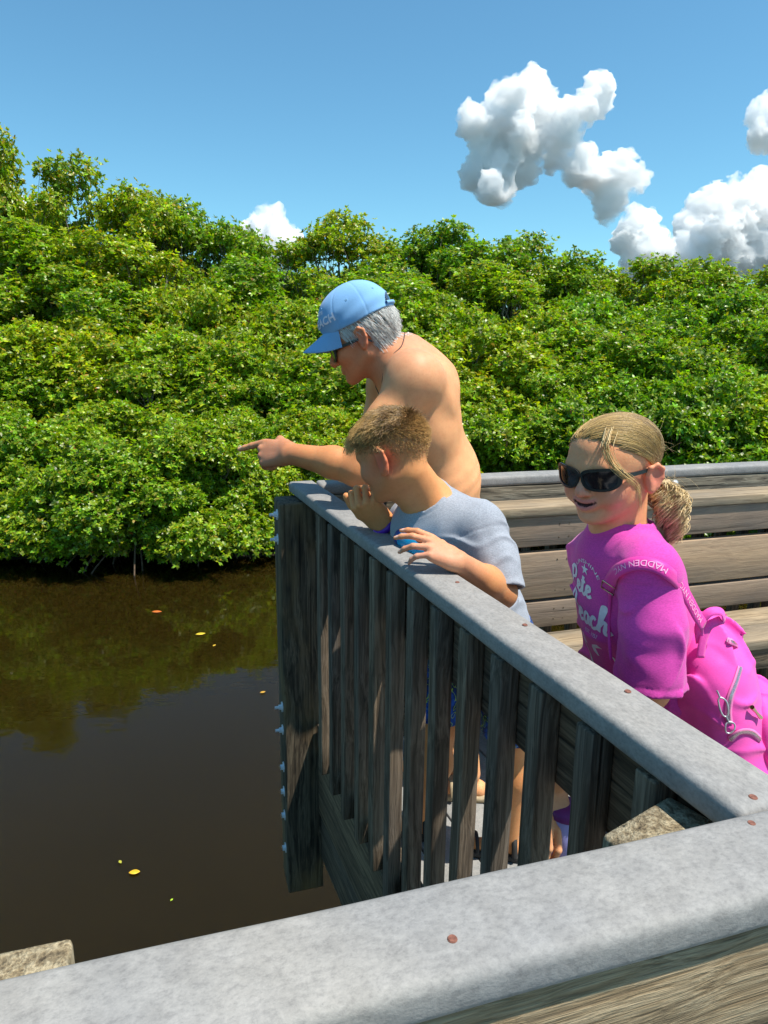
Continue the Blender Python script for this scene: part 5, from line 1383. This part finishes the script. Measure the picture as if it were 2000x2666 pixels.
def bag_post(X, F):
    q = (X - mid) @ BKR; w_ = wob3(q, 9, 5)
    F = F + .0180 * folds(q, (.35, 1, -.12), .06, 81, 1.4, 1.8) * np.clip(.5 + q[..., 2] * 3, .2, 1) + .0075 * folds(q, (.4, .3, 1), .05, 82) + .0012 * wob3(q, 90, 9)
    return F
Vp, Qp = mesh_sdf(S, .0036, bag_post); Vp = smooth_v(Vp, Qp, 1, .4); body_obj('main_bag', Vp, Qp, M_PINK, bp); bvP = bvh_of(Vp, Qp)
def pocket(name, c, r, par, k=.03, seed=1):
    S = Sol().at(BKR, mid, 1.0); S.ell(c, r, k); S.ell(np.array(c) + (.006, 0, -.02), np.array(r) * (.95, .92, .8), k)
    Vq, Qq = mesh_sdf(S, .0032, lambda X, F: F + .0095 * folds((X - mid) @ BKR, (.2, 1, .5), .05, seed + 90) + .003 * wob3((X - mid) @ BKR, 45, seed)); Vq = smooth_v(Vq, Qq, 1, .4)
    return body_obj(name, Vq, Qq, M_PINK, par), Vq, Qq
pk1, V1, Q1 = pocket('front_pocket', (.072, .0, -.035), (.040, .092, .105), bp, seed=3)
pk2, V2, Q2 = pocket('lower_pocket', (.095, .0, -.125), (.040, .090, .062), bp, seed=4)
pk3, V3, Q3 = pocket('side_pocket', (.010, -.112, -.105), (.062, .036, .075), bp, seed=6)
bvA = bvh_of(np.vstack([Vp, V1, V2, V3]), np.vstack([Qp, Q1 + len(Vp), Q2 + len(Vp) + len(V1), Q3 + len(Vp) + len(V1) + len(V2)]))
def on_bag(u, v, off=.001, bv=None):
    d = ray(u, v); h = (bv or bvA).ray_cast(Vector(CAM_O), Vector(d).normalized())
    if h[0] is None: p = P(u, v, 1.12); return p, -np.array(d) / np.linalg.norm(d)
    n_ = np.array(h[1]); n_ = n_ if n_ @ d < 0 else -n_
    return np.array(h[0]) + n_ * off, n_
def ribbon(path, nrm, w, mat, name, parent, th=.0014):
    path = np.asarray(path); nrm = np.asarray(nrm); t = np.gradient(path, axis=0); t /= np.linalg.norm(t, axis=1)[:, None]; nrm = nrm - t * np.sum(nrm * t, 1)[:, None]; nrm /= np.linalg.norm(nrm, axis=1)[:, None]
    b = np.cross(nrm, t); w = np.asarray(w) * np.ones(len(path)); vv = []
    for i in range(len(path)):
        for sw, sn in ((-1, 1), (-.33, 1.25), (.33, 1.25), (1, 1), (1, 0), (-1, 0)): vv.append(path[i] + b[i] * sw * w[i] / 2 + nrm[i] * sn * th)
    ff = [(6 * i + k, 6 * i + (k + 1) % 6, 6 * i + 6 + (k + 1) % 6, 6 * i + 6 + k) for i in range(len(path) - 1) for k in range(6)]
    ff += [(5, 4, 3, 2, 1, 0), tuple(6 * (len(path) - 1) + k for k in range(6))]
    o = link(name, mesh_from(vv, ff), mat); wput(o, parent); return o, path, nrm, b
def zipper(pix, parent, bv=None):
    pts, ns = zip(*[on_bag(u, v, .0012, bv) for u, v in pix]); c = bez(pts, 40); n_ = bez(ns, 40)
    z_ = ribbon(c, n_, .012, M_TAPE, 'zip_tape', parent, .0008)[0]
    me = bpy.data.meshes.new('teeth'); bm = bmesh.new(); L = np.r_[0, np.cumsum(np.linalg.norm(np.diff(c, axis=0), axis=1))]; k = 0
    t = np.gradient(c, axis=0); s_ = 0
    while s_ < L[-1]:
        i = min(np.searchsorted(L, s_), 39); tt = t[i] / np.linalg.norm(t[i]); nn = n_[i] / np.linalg.norm(n_[i]); bb = np.cross(nn, tt)
        g = bmesh.ops.create_cube(bm, size=1.0)
        for v in g['verts']: v.co = Vector(c[i] + bb * v.co.x * .0055 + tt * (v.co.y * .0011 + (s_ - L[i])) + nn * (v.co.z * .0016 + .0015))
        s_ += .0022
    bm.to_mesh(me); bm.free(); o = link('zip_teeth', me, M_ZIP); wput(o, parent); o['kind'] = 'stuff'
zipper([(1926, 1738), (1915, 1775), (1902, 1812), (1896, 1850), (1899, 1885)], bp)
zipper([(1893, 1668), (1905, 1672), (1916, 1679)], bp)
zipper([(1900, 1925), (1925, 1905), (1955, 1906), (1978, 1925)], bp)
# puller, clip and ring
def loop_tube(name, pix, rad, off=.006, closed=True):
    pts = [on_bag(u, v, off)[0] for u, v in pix]; pts = pts + [pts[0]] if closed else pts; tube_obj(name, bez(pts, 36), rad, M_STEEL, bp, 6)
loop_tube('snap_hook', [(1868, 1822), (1872, 1814), (1882, 1817), (1890, 1828), (1893, 1850), (1889, 1862), (1880, 1858), (1872, 1842)], .0016)
loop_tube('key_ring', [(1898 + 12 * math.cos(a), 1889 + 13 * math.sin(a)) for a in np.linspace(0, 6.28, 9)[:-1]], .0014)
loop_tube('chain_link', [(1888, 1862), (1892, 1870), (1894, 1878)], .0014, .006, False)
loop_tube('chain_link', [(1866, 1795), (1870, 1806), (1874, 1816)], .0016, .006, False)
p_, n_ = on_bag(1952, 1838, .005); q_, _ = on_bag(1972, 1868, .006)
tube_obj('zip_puller', [p_, p_ * .5 + q_ * .5, q_], [.0042, .0026, .0040], plain('gold_metal', (.72, .62, .40), .25, .9), bp, 8)
# strap over the near shoulder
def on_shirt(u, v, y, off=.0022):
    d = ray(u, v); h = bvS.ray_cast(Vector(CAM_O), Vector(d).normalized())
    if h[0] is None or abs(h[0][1] - y) > .06:
        return P(u, v, y), np.array([.35, -.85, .35])
    n_ = np.array(h[1]); n_ = n_ if n_ @ d < 0 else -n_
    return np.array(h[0]) + n_ * off, n_
pix = [(1826, 1632, 1.115), (1806, 1600, 1.105), (1785, 1560, 1.095), (1762, 1522, 1.085), (1735, 1494, 1.078), (1706, 1476, 1.07), (1672, 1470, 1.07), (1642, 1474, 1.08), (1616, 1488, 1.10), (1600, 1506, 1.11), (1592, 1528, 1.11)]
pp, nn_ = zip(*[(P(*q), np.array([.35, -.85, .35])) if i < 4 else on_shirt(*q) for i, q in enumerate(pix)]); path = bez(pp, 60); nr = bez(nn_, 60)
for _ in range(3): path[1:-1] = (path[:-2] + path[1:-1] * 2 + path[2:]) / 4; nr[1:-1] = (nr[:-2] + nr[1:-1] * 2 + nr[2:]) / 4
nr = nr + np.array([0, -.35, .35]); nr /= np.linalg.norm(nr, axis=1)[:, None]
st_o, path, nr, bb = ribbon(path + nr * .006, nr, .023, M_STRAP, 'shoulder_strap', bp, .0016)
Ls = np.r_[0, np.cumsum(np.linalg.norm(np.diff(path, axis=0), axis=1))]
def strap_text(txt, s0, h):
    Vt, T = text_verts(txt); Vt, T = subdiv_tris(Vt, T, 1); out_ = []
    for x, y in Vt:
        s_ = s0 + x * h; i = min(max(np.searchsorted(Ls, s_) - 1, 0), 58); f = (s_ - Ls[i]) / (Ls[i + 1] - Ls[i])
        c = path[i] * (1 - f) + path[i + 1] * f; n_ = nr[i]; out_.append(c + bb[i] * (y - .35) * h + n_ * .0029)
    wput(link('strap_lettering', mesh_from(out_, T, False), plain('pale_pink_ink', (.88, .42, .66), .6)), st_o)
strap_text('MADDEN NYC', .016, .0145); strap_text('MADDEN NYC', .016 + Ls[-1] * .47, .0145)
# buckle at the front end
p_, n_ = path[-1], nr[-1]; tt = path[-1] - path[-3]; tt /= np.linalg.norm(tt)
tube_obj('buckle', [p_ + bb[-1] * .013 * a + tt * .008 * b_ + n_ * .002 for a, b_ in ((-1, -1), (1, -1), (1, 1), (-1, 1), (-1, -1))], .0018, plain('rose_gold', (.72, .42, .36), .25, .9), bp, 6)
q2 = [on_shirt(1592, 1530, 1.11), on_shirt(1590, 1570, 1.11), on_shirt(1588, 1640, 1.11), on_shirt(1590, 1720, 1.12)]
ribbon(bez([a for a, _ in q2], 14), bez([b_ for _, b_ in q2], 14), .006, M_STRAP, 'strap_tail', bp)
# second strap hangs from the far shoulder, grab loop on top
top_ = P(1832, 1640, 1.13)
lp = [top_ + .8 * np.array(a) for a in ((-.004, 0, -.03), (-.012, -.004, .012), (.004, -.006, .042), (.03, -.004, .044), (.040, 0, .026), (.028, .004, .018), (.008, .0, .006), (-.002, -.006, -.03), (-.004, -.008, -.062))]
c = bez(lp, 40); cen = c.mean(0); ribbon(c, np.array([[.2, -.9, .35]]) * 1.0 + .6 * (c - cen) / np.linalg.norm(c - cen, axis=1)[:, None], .015, M_PINK, 'grab_loop', bp)

# ------------------------------------------------------------------ cumulus clouds, two kilometres off
m = bpy.data.materials.new('cloud_vapour'); m.use_nodes = True; nt = m.node_tree; nt.nodes.clear()
out = nd(nt, 'ShaderNodeOutputMaterial'); vs_ = nd(nt, 'ShaderNodeVolumePrincipled'); nt.links.new(vs_.outputs[0], out.inputs['Volume'])
vs_.inputs['Color'].default_value = (1, 1, 1, 1); vs_.inputs['Density'].default_value = .075; vs_.inputs['Anisotropy'].default_value = 0.0
cz = noise(nt, coords(nt), .016, 6, .62, .4); cz2 = noise(nt, coords(nt), .0042, 2, .5)
mr = nd(nt, 'ShaderNodeMapRange'); mr.inputs[1].default_value = .40; mr.inputs[2].default_value = .62; mr.inputs[3].default_value = 0.0; mr.inputs[4].default_value = .13
nt.links.new(mth(nt, 'ADD', mth(nt, 'MULTIPLY', cz, .75), mth(nt, 'MULTIPLY', cz2, .27)), mr.inputs[0]); nt.links.new(mr.outputs[0], vs_.inputs['Density'])
SC.cycles.volume_step_rate = .35; SC.cycles.volume_bounces = 22; SC.cycles.max_bounces = 22
M_CLOUD = m
def cloud(label, puffs, D, seed, res=4.0):
    """puffs: (u, v, radius in photo pixels); D: distance north"""
    px = D / F_PX; r = np.random.RandomState(seed); S = Sol(); c0 = P(puffs[0][0], puffs[0][1], D)
    for u, v, rad in puffs:
        R_ = rad * px; c = P(u, v, D + r.normal(0, .35) * R_); S.ell(c, (R_, R_ * .9, R_ * .86), R_ * .35)
        for k in range(9):
            d = r.normal(0, 1, 3); d[2] = d[2] * .8 + .25; d /= np.linalg.norm(d); q = R_ * r.uniform(.30, .50); S.ell(c + d * R_ * .82, (q, q, q * .92), R_ * .12)
    lump = lambda X: (1 - np.abs(wob3(X, .036, seed)) * 2) * 20 + (1 - np.abs(wob3(X, .085, seed + 1)) * 2) * 13 + (1 - np.abs(wob3(X, .19, seed + 2)) * 2) * 10
    V, Q = mesh_sdf(S, res, lambda X, F: F - (lump(X) - 11) * px * .55, pad=40)
    me = np_mesh(V - c0, Q); me.materials.append(M_CLOUD); o = bpy.data.objects.new('cloud', me); COL.objects.link(o); o.location = c0
    return tag(o, label, 'cloud', 'cumulus clouds')
D = 2000
cloud('big white cumulus with a rounded tower and trailing right arm', [(1390, 235, 48), (1330, 280, 62), (1255, 320, 44), (1395, 300, 50), (1345, 370, 66), (1270, 395, 40), (1300, 440, 62), (1250, 455, 44), (1350, 440, 42), (1290, 495, 40),
      (1555, 240, 34), (1530, 275, 40), (1490, 300, 42), (1455, 350, 44), (1460, 400, 38), (1510, 440, 42), (1570, 460, 40), (1620, 455, 42), (1655, 475, 30), (1600, 510, 36), (1585, 545, 26)], D, 3)
cloud('small rounded cumulus puff between the treetops and the big cloud', [(1660, 590, 38), (1645, 625, 44), (1690, 650, 44), (1670, 700, 46)], D * 1.05, 5)
cloud('heaped cumulus bank low over the trees beside the frame edge', [(1975, 500, 42), (1905, 515, 40), (1850, 535, 42), (1800, 590, 40), (1870, 600, 60), (1930, 590, 60), (1990, 560, 60), (1820, 650, 50), (1900, 670, 60), (1970, 660, 56), (1770, 660, 40), (2075, 560, 62), (2075, 650, 70)], D * 1.1, 7)
cloud('single white cloud cut by the edge of the view, high up', [(1996, 300, 40), (1985, 350, 32), (2035, 300, 44), (2030, 350, 36)], D, 11)
cloud('small white cumulus peeping up behind the trees', [(705, 565, 26), (690, 600, 38), (725, 610, 36), (665, 610, 30), (750, 640, 36), (700, 650, 44)], D, 13)
cloud('pale cloud glimpsed through the crown of the tallest mangrove', [(40, 560, 50), (0, 590, 60), (90, 610, 40), (-60, 560, 60)], D * 1.1, 17)

# ------------------------------------------------------------------ leaves and a stick adrift on the water
def drift_leaf(u, v, L, col, label, rz):
    L = L * .75; c = Pz(u, v, WZ + .006); n = 7; vv, ff = [], []
    for i in range(n):
        t = i / (n - 1); w = .30 * L * math.sin(math.pi * min(1, t * .96 + .02)) ** .8
        for y, z in ((-w, .004), (0, 0), (w, .004)): vv.append((L * (t - .5), y, z + .010 * L * math.sin(t * 5)))
    for i in range(n - 1):
        for k in range(2): ff.append((3 * i + k, 3 * i + k + 1, 3 * i + 4 + k, 3 * i + 3 + k))
    o = link('fallen_leaf', mesh_from(vv, ff), plain('fallen_leaf', col, .5, vary=.2)); o.location = c; o.rotation_euler = (0, 0, rz)
    md = o.modifiers.new('thick', 'SOLIDIFY'); md.thickness = .002
    return tag(o, label, 'leaf', 'leaves floating on the water')
drift_leaf(350, 2272, .085, (.72, .42, .02), 'broad yellow leaf floating on open dark water', .2)
drift_leaf(313, 2245, .040, (.42, .42, .04), 'thin green sliver of leaf floating beside the broad yellow one', -.8)
drift_leaf(447, 2344, .026, (.42, .62, .03), 'tiny round lime green leaf floating alone', 1.0)
drift_leaf(408, 1593, .15, (.55, .14, .02), 'orange red leaf floating in the tree reflections', .1)
drift_leaf(522, 1651, .14, (.62, .46, .03), 'yellow leaf floating in the tree reflections near the post', .4)
drift_leaf(558, 1681, .06, (.60, .40, .03), 'small yellow speck of leaf floating close to the post', 1.2)
drift_leaf(684, 1803, .07, (.55, .30, .03), 'small amber leaf floating where reflections meet open water', .6)
